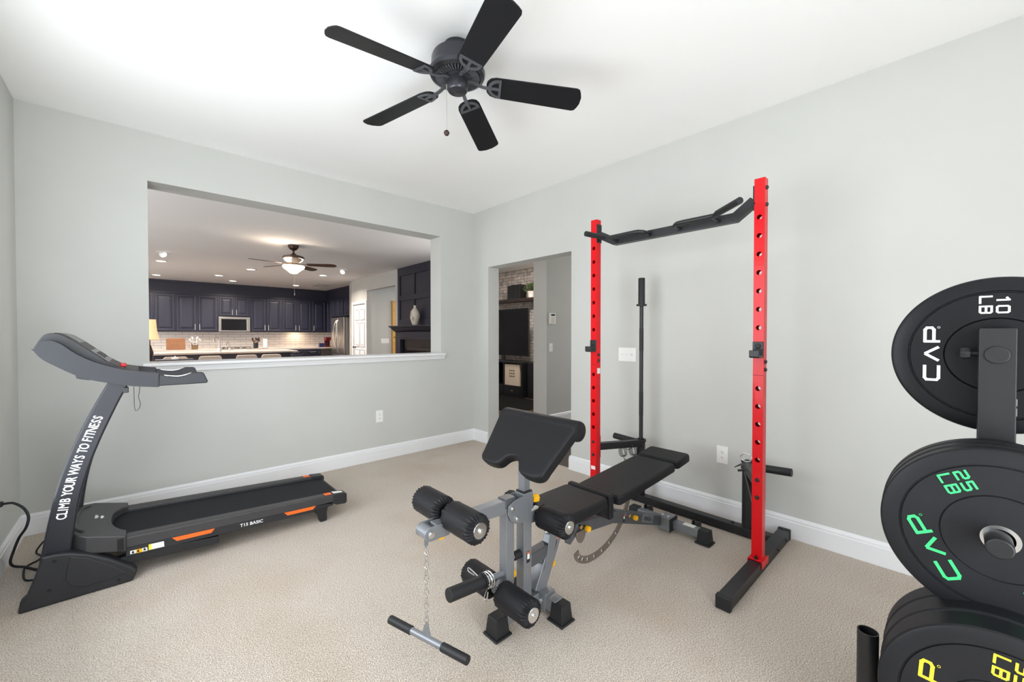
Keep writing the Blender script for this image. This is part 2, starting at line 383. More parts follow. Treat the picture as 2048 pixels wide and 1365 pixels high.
def baseboard(name, p0, p1, nrm, h=.133):
    """moulded profile run from p0 to p1; nrm points into the room"""
    p0, p1, nrm = Vector((*p0, 0)), Vector((*p1, 0)), Vector((*nrm, 0)); L = (p1-p0).length; d = (p1-p0).normalized()
    pr = [(0, 0), (.016, 0), (.016, h-.032), (.0125, h-.028), (.0125, h-.016), (.009, h-.008), (.004, h), (0, h)]
    mb = MB().prism(pr, p0, nrm, (0, 0, 1), d, 0, L)
    return struct(name, mb, 'trim')
baseboard('baseboard_back', (XC, YA), (XB, YA), (0, -1))
baseboard('baseboard_right', (XB, YF), (XB, DY0-.0), (-1, 0))
baseboard('baseboard_right_end', (XB, DY1), (XB, YA), (-1, 0))
baseboard('baseboard_left', (XC, YF), (XC, YA), (1, 0))
baseboard('baseboard_doorway', (XB-.016, DY0), (XB2, DY0), (0, 1))
baseboard('baseboard_front', (XC, YF), (XB, YF), (0, 1))
# ledge of the pass-through: board with cove moulding under its front lip
zt = 1.066
lg = MB().prism([(YA2+.03, zt), (YA-.048, zt), (YA-.052, zt-.006), (YA-.052, zt-.018), (YA-.046, zt-.024), (YA-.034, zt-.028), (YA-.028, zt-.04), (YA-.022, zt-.052), (YA-.018, zt-.066), (YA, zt-.068), (YA, OZ0-.01), (YA2+.03, OZ0-.01)],
               (0, 0, 0), (0, 1, 0), (0, 0, 1), (1, 0, 0), OX0-.035, OX1+.035)
# shorten the part lying inside the opening is not needed: the ends stop on the wall face
struct('trim_1', lg, 'trim')

# ------------------------------------------------------------------ wall plates
def plate(name, label, cat, c, n, w, h, kind):
    """c: centre on the wall, n: wall normal"""
    c, n = Vector(c), Vector(n); up = Vector((0, 0, 1)); r = up.cross(n)
    t = thing(name, label, cat, c)
    def bx(mb, a, b, d0, d1, ww, hh):
        return mb.prism([(a-ww/2, b-hh/2), (a+ww/2, b-hh/2), (a+ww/2, b+hh/2), (a-ww/2, b+hh/2)], c, r, up, n, d0, d1)
    bx(MB(), 0, 0, 0, .005, w, h).build('cover', 'white', t, .002)
    if kind == 'outlet':
        for s in (-1, 1):
            z = s*.0195; rc = MB(); sl = MB()
            rc.prism([(.0165*math.cos(a)*1.0, z+max(-.0135, min(.0135, .0165*math.sin(a)))) for a in [2*PI*k/20 for k in range(20)]], c, r, up, n, .005, .0072)
            ro = rc.build('receptacle', 'white', t)
            bx(sl, -.006, z+.003, .0068, .0076, .0022, .0085); bx(sl, .006, z+.003, .0068, .0076, .0022, .007); bx(sl, 0, z-.008, .0068, .0076, .0045, .0045)
            sl.build('slot', 'hole', ro)
    elif kind == 'switch3' or kind == 'switch1':
        for k in ((-.046, 0, .046) if kind == 'switch3' else (0,)):
            tg = MB(); bx(tg, k, 0, .005, .0065, .011, .026); tg.prism([(.005, -.006), (.016, .003), (.016, .009), (.005, .004)], c+r*(k-.004), n, up, r, 0, .008)
            to = tg.build('toggle', 'white', t)
            [bx(MB(), k, q_, .005, .0062, .005, .005).build('screw', 'label', t) for q_ in (-.03, .03)]
    return t
plate('electrical_outlet', 'white duplex outlet below the kitchen pass-through', 'outlet', (1.806, YA, .443), (0, -1, 0), .075, .12, 'outlet')
plate('electrical_outlet', 'white duplex outlet on the wall behind the red power rack', 'outlet', (XB, 1.105, .433), (-1, 0, 0), .075, .12, 'outlet')
plate('light_switch', 'white three-gang toggle switch plate beside the upright barbell', 'light switch', (XB, 1.862, 1.108), (-1, 0, 0), .163, .115, 'switch3')

# ================================================================== HALL AND LIVING ROOM THROUGH THE DOORWAY
struct('wall_hall', MB().bb(4.26, 8.0, 3.93, 4.19, 0, CZ), 'greyhall')
baseboard('baseboard_hall', (4.26, 3.93), (8.0, 3.93), (0, -1))
struct('wall_hall_end', MB().bb(8.0, 8.2, 2.0, 9.0, 0, CZ).bb(XB2, 8.2, 1.85, 2.0, 0, CZ), 'greyhall')
struct('wall_brick', MB().bb(6.3, 6.4, 4.19, 8.6, 0, CZ), 'brick')
plate('light_switch', 'white single switch plate under the alarm keypad in the hall', 'light switch', (4.345, 3.93, 1.095), (0, -1, 0), .075, .118, 'switch1')
kp = thing('alarm_keypad', 'white alarm keypad with dark display on the hall wall', 'keypad', (4.365, 3.93, 1.50))
MB().bb(4.305, 4.43, 3.905, 3.93, 1.43, 1.585).build('housing', 'white', kp, .004)
MB().bb(4.33, 4.405, 3.902, 3.906, 1.545, 1.57).build('display', 'hole', kp)
for i in range(4):
    for j in range(3): MB().bb(4.335+j*.026, 4.351+j*.026, 3.9, 3.906, 1.515-i*.022, 1.527-i*.022).build('button', 'bin', kp)

sh = thing('wall_shelf', 'dark wooden floating shelf on the whitewashed brick wall', 'shelf', (6.2, 6.5, 2.0))
MB().bb(6.05, 6.3, 5.6, 7.5, 2.0, 2.062).build('board', 'dkwood', sh, .004)
def book(y0, y1, h, label):
    t = thing('bound_book', label, 'book', (6.16, (y0+y1)/2, 2.062), 'dark books on the floating shelf')
    MB().bb(6.075, 6.08, y0, y1, 2.062, 2.062+h).bb(6.08, 6.27, y0, y0+.006, 2.062, 2.062+h).bb(6.08, 6.27, y1-.006, y1, 2.062, 2.062+h).build('cover', 'black', t, .002)
    MB().bb(6.08, 6.262, y0+.006, y1-.006, 2.068, 2.056+h).build('page_block', 'label', t)
book(6.68, 6.79, .3, 'black upright book farther from the plant than its two neighbours')
book(6.55, 6.675, .315, 'black upright book between its two neighbours on the shelf')
book(6.39, 6.545, .31, 'thick black upright book beside the potted plant')
pt = thing('potted_plant', 'small bushy green plant in a white pot on the shelf', 'plant', (6.16, 6.13, 2.062))
MB().lathe([(.0, 0), (.06, 0), (.078, .12), (.082, .125), (.082, .14), (.07, .14), (.066, .12), (0, .12)], (6.16, 6.13, 2.062)).build('pot', 'pot', pt)
lf = MB(); rnd = random.Random(3)
for k in range(170):
    th, ph = rnd.uniform(0, 2*PI), rnd.uniform(-.1, 1.35); R = rnd.uniform(.05, .17)
    base = Vector((6.16, 6.13, 2.2)); d = Vector((math.cos(th)*math.cos(ph), math.sin(th)*math.cos(ph), math.sin(ph)))
    p = base + d*R; q = p + d*.05 + Vector((0, 0, .01)); sd = d.cross(Vector((rnd.random(), rnd.random(), rnd.random()))).normalized()*.013
    m_ = (p+q)/2; nn = d.cross(sd).normalized()*.004
    lf.add([p, m_+sd+nn, q, m_-sd+nn], [(0, 1, 2, 3)])
lo = lf.build('foliage', 'leaf', pt, smooth=0)
tv = thing('television', 'large black flat-screen television on the dark media console', 'television', (5.9, 6.6, .775))
MB().bb(5.9, 5.94, 5.95, 7.6, .83, 1.835).build('bezel', 'black', tv, .006)
MB().bb(5.895, 5.901, 5.965, 7.585, .85, 1.82).build('screen', 'blackglass', tv)
MB().bb(5.85, 6.0, 6.5, 7.0, .72, .735).bb(5.91, 5.94, 6.7, 6.8, .735, .85).build('stand', 'black', tv, .003)
md = thing('media_console', 'black media console with open cubbies under the television', 'cabinet', (5.95, 6.9, 0))
c = MB(); c.bb(5.7, 6.15, 5.93, 7.7, .69, .72); c.bb(5.7, 6.15, 5.93, 5.965, 0, .69); c.bb(5.7, 6.15, 7.665, 7.7, 0, .69); c.bb(6.13, 6.15, 5.965, 7.665, 0, .69)
c.bb(5.7, 6.13, 5.965, 7.665, 0, .03)
for yy in (6.5, 7.08): c.bb(5.7, 6.13, yy-.012, yy+.012, .03, .69)
c.bb(5.7, 6.13, 5.965, 7.665, .2, .225)
c.build('body', 'black', md, .002)
for y0, y1 in ((5.97, 6.485), (6.515, 7.065), (7.095, 7.66)):
    dr = MB().bb(5.70, 5.715, y0, y1, .035, .195).build('drawer', 'black', md, .002)
    MB().bb(5.688, 5.70, (y0+y1)/2-.03, (y0+y1)/2+.03, .11, .13).build('knob', 'nickel', dr)
sheet = MB().bb(4.5, 5.68, 4.9, 8.2, -.004, .006).build('floor_sheet', 'sheetblack', None, .003)  # thin black sheet added to make this stretch of floor dark
tag(sheet, 'black rug added over the dark floor before the media console', 'sheet')
bn = thing('storage_bin', 'cream fabric storage bin with nine dark square cutouts', 'storage bin', (5.9, 6.25, .226))
fr = MB(); fr.bb(5.72, 6.1, 6.03, 6.05, .226, .66); fr.bb(5.72, 6.1, 6.46, 6.48, .226, .66); fr.bb(6.08, 6.1, 6.05, 6.46, .226, .66); fr.bb(5.735, 6.08, 6.05, 6.46, .226, .24); fr.bb(5.72, 5.735, 6.05, 6.46, .226, .66)
fr.build('body', 'bin', bn, .003)
hh = MB()
for i in range(3):
    for j in range(3): hh.bb(5.717, 5.721, 6.18+j*.06, 6.205+j*.06, .4+i*.06, .428+i*.06)
hh.build('cutout_pattern', 'hole', bn)
sb = thing('tower_speaker', 'tall black loudspeaker at the end of the media console', 'speaker', (5.95, 5.8, 0))
MB().bb(5.8, 6.1, 5.62, 5.88, 0, .72).build('cabinet', 'black', sb, .006)
MB().bb(5.793, 5.8, 5.64, 5.86, .04, .7).build('grille', 'rubber', sb, .002)

# ================================================================== KITCHEN
struct('wall_kitchen_left', MB().bb(-2.7, -2.6, YA2, 14.9, 0, CZ), 'greyhall')
struct('wall_kitchen_back', MB().bb(-2.6, 5.0, 14.5, 14.6, 0, CZ), 'tile')
struct('wall_kitchen_right', MB().bb(4.95, 5.05, 11.3, 14.5, 0, CZ), 'greyhall')
w = MB(); w.bb(4.28, 4.40, 5.6, 8.57, 0, CZ); w.bb(4.28, 4.40, 10.13, 10.215, 0, CZ); w.bb(4.28, 4.40, 11.01, 11.16, 0, CZ); w.bb(4.28, 4.40, 8.57, 10.13, 2.40, CZ); w.bb(4.28, 4.40, 10.215, 11.01, 2.085, CZ)
struct('wall_pantry', w, 'wall')
struct('wall_foyer', MB().bb(4.40, 8.0, 11.5, 11.6, 0, CZ).bb(4.40, 4.95, 11.16, 11.3, 0, CZ), 'greyhall')
struct('trim_2', MB().bb(5.62, 5.74, 11.44, 11.5, 0, 2.3), 'gold')
plate('light_switch', 'narrow white switch plate on the foyer wall beyond the kitchen', 'light switch', (5.05, 11.5, 1.1), (0, -1, 0), .1, .14, 'switch1')
plate('light_switch', 'wide white three-gang switch plate on the foyer wall', 'light switch', (5.405, 11.5, 1.1), (0, -1, 0), .26, .14, 'switch3')
# pantry door (six panels)
def panelled(mb, o, u, v, n, W, H, fr=.05, depth=.012, arch=0):
    """raised-panel front: W x H slab at o spanned by u,v facing n"""
    o, u, v, n = Vector(o), Vector(u), Vector(v), Vector(n)
    rings = [(0, 0), (0, .016), (.006, .022), (fr-.012, .022), (fr-.006, .018), (fr, .018-depth), (fr+.016, .018-depth), (fr+.022, .014), (fr+.05, .021)]
    V = []
    for ins, d in rings:
        ins = min(ins, W/2-.005, H/2-.005)
        V += [o+u*ins+v*ins+n*d, o+u*(W-ins)+v*ins+n*d, o+u*(W-ins)+v*(H-ins)+n*d, o+u*ins+v*(H-ins)+n*d]
    F = [(4*i+k, 4*i+(k+1) % 4, 4*i+4+(k+1) % 4, 4*i+4+k) for i in range(len(rings)-1) for k in range(4)]
    F += [tuple(4*(len(rings)-1)+k for k in range(4)), (3, 2, 1, 0)]
    return mb.add(V, F)
d1 = MB(); d1.bb(4.30, 4.335, 10.22, 11.005, 0, 2.08)
do = struct('door_1', d1, 'trim')
pm = MB()
for (y0, y1) in ((10.31, 10.58), (10.645, 10.915)):
    for (z0, z1) in ((.2, .9), (.98, 1.6), (1.68, 1.95)):
        panelled(pm, (4.3, y1, z0), (0, -1, 0), (0, 0, 1), (-1, 0, 0), y1-y0, z1-z0, .008, .012)
pm.build('door_panel', 'trim', do, smooth=0)
MB().lathe([(.027, 0), (.027, .006), (.01, .01), (.01, .03), (.026, .042), (.03, .056), (.022, .07), (0, .073)], (4.3, 10.93, .95), (-1, 0, 0), 20).build('door_knob', 'bronze', do)
tr = MB(); tr.bb(4.262, 4.28, 10.13, 10.215, 0, 2.15); tr.bb(4.262, 4.28, 11.01, 11.09, 0, 2.15); tr.bb(4.262, 4.28, 10.215, 11.01, 2.085, 2.15)
struct('trim_3', tr, 'trim', .004)

# fireplace surround and panelled chimney wall on x = 4.28
fp = thing('fireplace', 'navy panelled fireplace with projecting mantel shelf and dark firebox', 'fireplace', (4.2, 7.2, 0))
pn = MB(); pn.bb(4.255, 4.28, 5.9, 8.38, 1.47, 2.735)
for z0, z1 in ((1.47, 1.6), (2.02, 2.13), (2.56, 2.735)): pn.bb(4.235, 4.255, 5.9, 8.38, z0, z1)
for y0 in (8.28, 7.63, 6.98, 6.33): pn.bb(4.2355, 4.255, y0, y0+.1, 1.47, 2.735)
pn.build('panelling', 'navy', fp, .003)
mt = MB(); mt.prism([(4.28, 1.47), (4.04, 1.47), (4.04, 1.445), (4.08, 1.435), (4.11, 1.40), (4.16, 1.36), (4.19, 1.34), (4.28, 1.34)], (0, 0, 0), (1, 0, 0), (0, 0, 1), (0, 1, 0), 5.9, 8.42)
mt.build('mantel', 'navy', fp, .002)
sr = MB(); sr.bb(4.18, 4.28, 5.95, 8.38, 1.18, 1.34); sr.bb(4.16, 4.28, 5.93, 8.4, 1.215, 1.235); sr.bb(4.18, 4.28, 8.16, 8.38, 0, 1.18); sr.bb(4.18, 4.28, 5.95, 6.2, 0, 1.18)
sr.build('surround', 'navy', fp, .003)
MB().bb(4.24, 4.28, 6.2, 8.16, 0, 1.18).build('firebox', 'blackglass', fp)
MB().bb(4.225, 4.24, 6.45, 7.95, .95, 1.0).bb(4.225, 4.24, 6.45, 7.95, .2, .24).build('louvre', 'dkwood', fp, .003)
vz = thing('vase', 'cream oval vase with brown leaf relief on the mantel', 'vase', (4.13, 7.42, 1.47))
vp = cat2([(.035, 0), (.06, .03), (.093, .14), (.098, .2), (.08, .28), (.045, .33), (.026, .36), (.026, .385), (.038, .4)], 5)
MB().lathe([(0, 0)]+vp+[(.03, .398), (.02, .36), (0, .35)], (4.13, 7.42, 1.47), seg=36).build('body', 'vase', vz)
rl = MB()
for k in range(26):
    t = k/25; z = .10+t*.22; a = PI + .75 - t*1.3 + rnd.uniform(-.3, .3); r = .0985*math.sqrt(max(.05, 1-((z-.19)/.2)**2)) if z < .3 else .05
    p = Vector((4.13+math.cos(a)*r, 7.42-math.sin(a)*r*-1, 1.47+z)); n_ = Vector((math.cos(a), math.sin(a), 0)); s_ = Vector((-n_.y, n_.x, 0))
    q = n_*.004; rl.add([p-s_*.008+q, p+Vector((0, 0, .012))+q, p+s_*.008+q, p-Vector((0, 0, .012))+q], [(0, 1, 2, 3)])
rl.build('leaf_relief', 'leafv', vz, smooth=0)

# upper cabinets
YK = 14.17
def handle(p0, p1, n, parent):
    p0, p1, n = Vector(p0), Vector(p1), Vector(n); h = MB(); h.tube([p0+n*.03, p1+n*.03], .0065, 8)
    d = (p1-p0).normalized()
    for q in (p0+d*.02, p1-d*.02): h.tube([q, q+n*.03], .005, 8)
    return h.build('handle', 'nickel', parent)
def upper(label, x0, x1, z0, z1, doors):
    t = thing('upper_cabinet', label, 'cabinet', ((x0+x1)/2, 14.3, z0), 'navy upper cabinets over the backsplash')
    MB().bb(x0+.001, x1-.001, YK+.002, 14.497, z0, z1).build('carcass', 'navy', t)
    for a, b, hs in doors:
        dm = panelled(MB(), (a, YK, z0+.025), (1, 0, 0), (0, 0, 1), (0, -1, 0), b-a, z1-z0-.05, .055, .014).build('door', 'navy', t, smooth=0)
        if hs: 
            hx = b-.03 if hs > 0 else a+.03
            handle((hx, YK-.018, z0+.05), (hx, YK-.018, z0+.21), (0, -1, 0), dm)
CB, CT = 1.365, 2.39
upper('navy two-door upper cabinet behind the table lamp', -.15, .735, CB, CT, [(-.12, .28, 0), (.32, .72, 0)])
upper('navy two-door upper cabinet above the owl crock', .735, 1.67, CB, CT, [(.755, 1.18, 1), (1.22, 1.65, -1)])
upper('short navy two-door cabinet directly above the microwave', 1.67, 2.44, 1.80, CT, [(1.70, 2.035, 1), (2.075, 2.41, -1)])
upper('navy two-door upper cabinet above the dark utensil crock', 2.44, 3.29, CB, CT, [(2.465, 2.85, 1), (2.885, 3.27, -1)])
upper('navy two-door upper cabinet over the lit part of the backsplash', 3.29, 4.15, CB, CT, [(3.315, 3.70, 1), (3.74, 4.13, -1)])
upper('navy single-door upper cabinet in the kitchen corner', 4.15, 4.64, CB, CT, [(4.18, 4.58, -1)])
struct('trim_4', MB().bb(-2.6, 4.65, YK-.01, 14.5, CT+.0, CZ).bb(-2.6, 4.65, YK-.035, YK-.01, CZ-.06, CZ).bb(-2.6, 4.65, YK-.03, YK-.01, CT, CT+.03), 'navy', .004)
struct('trim_5', MB().bb(4.62, 4.95, 11.95, YK-.01, CT, CZ).bb(4.595, 4.62, 11.95, YK-.035, CZ-.06, CZ), 'navy', .004)
def upper_r(label, y0, y1, z0, ds):
    t = thing('upper_cabinet', label, 'cabinet', (4.8, (y0+y1)/2, z0), 'navy cabinets on the fridge wall')
    MB().bb(4.62, 4.947, y0+.001, y1-.001, z0, CT).build('carcass', 'navy', t)
    for a, b in ds: panelled(MB(), (4.62, b, z0+.02), (0, -1, 0), (0, 0, 1), (-1, 0, 0), b-a, CT-z0-.04, .05, .014).build('door', 'navy', t, smooth=0)
upper_r('tall narrow navy cabinet between corner and refrigerator', 13.63, 14.13, CB, [(13.68, 14.08)])
upper_r('navy cabinet with doors directly above the refrigerator', 12.62, 13.62, 1.84, [(13.14, 13.58), (12.66, 13.10)])
upper_r('narrow navy cabinet at the open end over the refrigerator', 11.96, 12.61, 1.84, [(12.02, 12.56)])

mw = thing('microwave', 'stainless over-range microwave with black window', 'microwave', (2.05, 14.2, 1.37))
MB().bb(1.675, 2.435, 14.10, 14.5, 1.375, 1.795).build('body', 'stainless', mw, .004)
MB().bb(1.735, 2.34, 14.09, 14.10, 1.41, 1.735).build('window', 'blackglass', mw, .003)
MB().bar((2.355, 14.06, 1.42), (2.355, 14.06, 1.72), .02, .028, (0, 1, 0)).bb(2.35, 2.36, 14.06, 14.1, 1.44, 1.46).bb(2.35, 2.36, 14.06, 14.1, 1.68, 1.70).build('handle', 'nickel', mw, .004)

# worktop, base cabinets, island
KZ = .885
struct('worktop_kitchen', MB().bb(-2.0, 4.94, 13.60, 14.495, KZ-.04, KZ), 'counter', .004)['kind'] = 'thing'
wt = bpy.data.objects['worktop_kitchen']; tag(wt, 'pale stone worktop running under the backsplash', 'worktop'); wt.name = 'kitchen_worktop'
xs = [-1.9, -1.0, -.1, .75, 1.65, 2.45, 3.28, 3.76, 4.25]
lab = ['beside the island end', 'behind the table lamp', 'below the cutting board', 'below the owl crock', 'below the cooktop', 'below the dark utensil crock', 'below the lit backsplash', 'next to the refrigerator']
for i in range(8):
    a, b = xs[i], xs[i+1]
    t = thing('base_cabinet', 'navy base cabinet with top drawer ' + lab[i], 'cabinet', ((a+b)/2, 13.9, 0), 'navy base cabinets')
    MB().bb(a+.001, b-.001, 13.6, 14.45, .08, KZ-.04).build('carcass', 'navy', t)
    dr = panelled(MB(), (a+.02, 13.6, .67), (1, 0, 0), (0, 0, 1), (0, -1, 0), b-a-.04, .16, .03, .01).build('drawer', 'navy', t, smooth=0)
    handle(((a+b)/2-.09, 13.582, .75), ((a+b)/2+.09, 13.582, .75), (0, -1, 0), dr)
    panelled(MB(), (a+.02, 13.6, .1), (1, 0, 0), (0, 0, 1), (0, -1, 0), b-a-.04, .55, .05, .012).build('door', 'navy', t, smooth=0)
isl = thing('kitchen_island', 'long navy island with overhanging pale stone top', 'kitchen island', (1.4, 11.1, 0))
MB().bb(.22, 2.70, 10.85, 11.6, 0, .875).build('body', 'navy', isl, .004)
MB().bb(.16, 2.78, 10.56, 11.66, .872, .91).build('countertop', 'counter', isl, .004)
def faucet(label, x, y, h, r, sp):
    t = thing('faucet', label, 'faucet', (x, y, .91))
    MB().cyl((x, y, .91), (x, y, .99), r*2.0).build('base', 'nickel', t)
    P = [(x, y, .98), (x, y, .91+h*.6)] + [(x-sp+sp*math.cos(a), y, .91+h*.75+sp*1.2*math.sin(a)) for a in [PI*k/8 for k in range(9)]] + [(x-2*sp, y, .91+h*.6)]
    MB().tube(P, r, 10).build('spout', 'stainless', t)
    MB().tube([(x, y, .96), (x+.05, y, .99)], r*.7, 8).build('lever', 'nickel', t)
faucet('tall brushed nickel gooseneck faucet on the island', 1.31, 10.95, .34, .019, .05)
faucet('short slim nickel faucet on the island', 1.49, 10.95, .22, .011, .025)
STL = ['cream bar stool at the table lamp end of the island', 'cream bar stool in front of the faucet, second from lamp', 'cream bar stool third from the lamp along the island', 'cream bar stool at the refrigerator end of the island']
def stool(x, label):
    t = thing('bar_stool', label, 'bar stool', (x, 10.2, 0), 'cream bar stools at the island')
    b = MB(); hw = .185; pts = [(-hw, .56), (hw, .56), (hw, .81), (hw-.01, .84), (hw-.04, .858), (-hw+.04, .858), (-hw+.01, .84), (-hw, .81)]
    b.prism(pts, (x, 10.0, 0), (1, 0, 0), (0, 0, 1), (0, 1, 0), 0, .055); b.build('backrest', 'stool', t, .012, 3)
    MB().bb(x-.19, x+.19, 10.055, 10.45, .58, .65).build('seat', 'stool', t, .015, 3)
    for sx in (-1, 1):
        for y0 in (10.05, 10.42): MB().bar((x+sx*.16, y0, .58), (x+sx*.19, y0+(-.02 if y0 < 10.2 else .02), -.004), .03, .03).build('leg', 'dkwood', t)
    return t
for x, l in zip((.515, 1.05, 1.665, 2.12), STL): stool(x, l)
# things on the counters
rr = Matrix.Rotation(math.radians(-10), 3, 'X')
cb = MB().box((.72, 13.82, KZ+.155), (.39, .02, .30), rr).build('cutting_board', 'board', None, .02, 3)
tag(cb, 'rectangular bamboo cutting board leaning by the backsplash', 'cutting board')
def crock(label, x, y, r, h, m, n=7, owl=False):
    t = thing('utensil_crock', label, 'utensil crock', (x, y, KZ))
    MB().lathe([(0, 0), (r, 0), (r*1.03, h), (r*.92, h), (r*.9, .02), (0, .02)], (x, y, KZ), seg=24).build('crock', m, t)
    for k in range(n):
        a = 2*PI*k/n; dx, dy = math.cos(a)*r*.6, math.sin(a)*r*.6
        top = (x+dx*2.4, y+dy*2, KZ+h+.07+.03*(k % 3))
        hm = 'label' if owl else ('dkwood' if k % 3 else 'board')
        u = MB().tube([(x+dx*.3, y+dy*.3, KZ+.03), top], .006, 6)
        u.lathe([(0, -.035), (.02, -.02), (.026, 0), (.02, .02), (0, .03)], top, (0, 0, 1), 10)
        u.build('utensil', hm, t)
    return t
ow = crock('brown crock with a white owl face and pale utensils', 1.11, 13.8, .072, .19, 'crockbrown', 6, True)
fc = MB(); 
for s in (-1, 1): fc.lathe([(0, 0), (.034, 0), (.034, .004), (0, .004)], (1.11+s*.022, 13.727, KZ+.16), (0, -1, 0), 20)
fc.build('owl_face', 'white', ow)
ey = MB()
for s in (-1, 1): ey.lathe([(0, 0), (.014, 0), (.014, .003), (0, .003)], (1.11+s*.024, 13.722, KZ+.16), (0, -1, 0), 14)
ey.build('owl_eye', 'hole', ow)
crock('dark crock of black and wooden utensils by the cooktop', 2.52, 13.8, .06, .16, 'black', 9)
pt_ = thing('paper_towel_roll', 'white paper towel roll on an upright holder', 'paper towel', (2.76, 13.8, KZ))
MB().cyl((2.76, 13.8, KZ+.012), (2.76, 13.8, KZ+.28), .055, seg=28).build('roll', 'white', pt_)
MB().cyl((2.76, 13.8, KZ), (2.76, 13.8, KZ+.012), .075).build('holder_base', 'bronze', pt_)
MB().cyl((2.76, 13.8, KZ+.012), (2.76, 13.8, KZ+.31), .008).build('holder_rod', 'bronze', pt_)
ck = thing('cooktop', 'black gas cooktop with iron grates under the microwave', 'cooktop', (2.05, 13.85, KZ))
MB().bb(1.67, 2.43, 13.62, 14.1, KZ, KZ+.012).build('plate', 'blackglass', ck, .003)
for x in (1.82, 2.05, 2.28):
    g = MB()
    for yy in (13.68, 13.85, 14.02): g.bb(x-.1, x+.1, yy-.006, yy+.006, KZ+.035, KZ+.048)
    for xx in (x-.09, x, x+.09): g.bb(xx-.006, xx+.006, 13.66, 14.04, KZ+.035, KZ+.048); g.bb(xx-.006, xx+.006, 13.66, 13.675, KZ+.012, KZ+.04); g.bb(xx-.006, xx+.006, 14.02, 14.035, KZ+.012, KZ+.04)
    g.build('grate', 'black', ck)
for x in (1.78, 1.95, 2.12, 2.29): MB().cyl((x, 13.64, KZ+.012), (x, 13.64, KZ+.045), .018).build('knob', 'nickel', ck)
cm = thing('coffee_machine', 'dark red coffee machine beside the refrigerator', 'coffee machine', (4.55, 13.85, KZ))
MB().bb(4.46, 4.62, 13.78, 13.95, KZ, KZ+.04).bb(4.46, 4.62, 13.87, 13.95, KZ+.04, KZ+.3).bb(4.46, 4.62, 13.76, 13.95, KZ+.22, KZ+.32).build('body', 'redpl', cm, .012, 3)
MB().lathe([(0, 0), (.04, 0), (.045, .08), (.03, .12), (0, .12)], (4.54, 13.82, KZ+.04)).build('carafe', 'blackglass', cm)
MB().bb(4.27, 4.42, 13.78, 13.9, KZ, KZ+.13).build('box', 'blue', tag(thing('storage_tin', 'small blue tin beside the red coffee machine', 'tin', (4.34, 13.84, KZ)), None), .01)
# refrigerator
rf = thing('refrigerator', 'stainless french-door refrigerator with curved handles', 'refrigerator', (4.7, 12.7, 0))
MB().bb(4.52, 4.93, 12.15, 13.2, 0, 1.8).build('body', 'stainless', rf, .01)
def fdoor(y0, y1, z0, z1): return MB().bb(4.44, 4.515, y0, y1, z0, z1).build('door', 'stainless', rf, .012, 3)
for y0, y1, hy, hs_ in ((12.15, 12.67, 12.62, -1), (12.68, 13.2, 12.73, 1)):
    dd = fdoor(y0, y1, .72, 1.8)
    MB().tube(catmull([(4.44, hy, .85), (4.385, hy+hs_*.02, .95), (4.36, hy+hs_*.09, 1.25), (4.385, hy+hs_*.02, 1.6), (4.44, hy, 1.72)], 8), .013, 10).build('handle', 'nickel', dd)
dd = fdoor(12.15, 13.2, .06, .705)
MB().tube([(4.44, 12.25, .62), (4.385, 12.28, .62), (4.385, 13.07, .62), (4.44, 13.1, .62)], .012, 10).build('handle', 'nickel', dd)
# lamp on a side table by the pass-through
st = thing('side_table', 'white round-topped side table under the lit lamp', 'side table', (.16, 8.0, 0))
MB().lathe([(0, .80), (.17, .80), (.18, .81), (.18, .83), (.17, .84), (0, .84)], (.16, 8.0, 0), seg=40).build('tabletop', 'white', st)
MB().lathe([(.13, 0), (.13, .02), (.03, .05), (.025, .4), (.04, .7), (.03, .80)], (.16, 8.0, -.004), seg=24).build('pedestal', 'white', st)
tl = thing('table_lamp', 'lit table lamp with tapered cream bell shade', 'lamp', (.12, 8.0, .84))
MB().lathe([(0, 0), (.06, 0), (.06, .015), (.015, .03), (.03, .1), (.045, .17), (.02, .26), (.008, .3), (.008, .42), (0, .42)], (.12, 8.0, .84), seg=24).build('base', 'bronze', tl)
sp = cat2([(.112, 1.205), (.098, 1.26), (.083, 1.35), (.073, 1.5)], 6)
MB().lathe([(r, h) for r, h in sp]+[(r-.003, h) for r, h in sp[::-1]]+[sp[0]], (.12, 8.0, 0), seg=40).build('lamp_shade', 'lampshade', tl)
tg_ = thing('white_cone', 'small white pointed napkin seen over the ledge', 'cone', (.42, 8.6, 0))  # white cone for a small pointed object of unknown kind
# the napkin stands on a console table just beyond the pass-through
tg_.location = (.455, 9.0, .86)
MB().lathe([(0, .062), (.012, .045), (.05, .02), (.055, 0), (0, 0)], (.455, 9.0, .86), seg=12).build('cone_body', 'white', tg_)
ct = thing('console_table', 'low dark table beyond the ledge holding a napkin', 'table', (.45, 9.0, 0))
MB().bb(.2, .7, 8.85, 9.15, .83, .86).build('tabletop', 'dkwood', ct, .003)
for x in (.22, .68):
    for y in (8.87, 9.13): MB().bb(x-.015, x+.015, y-.015, y+.015, -.004, .83).build('leg', 'dkwood', ct)
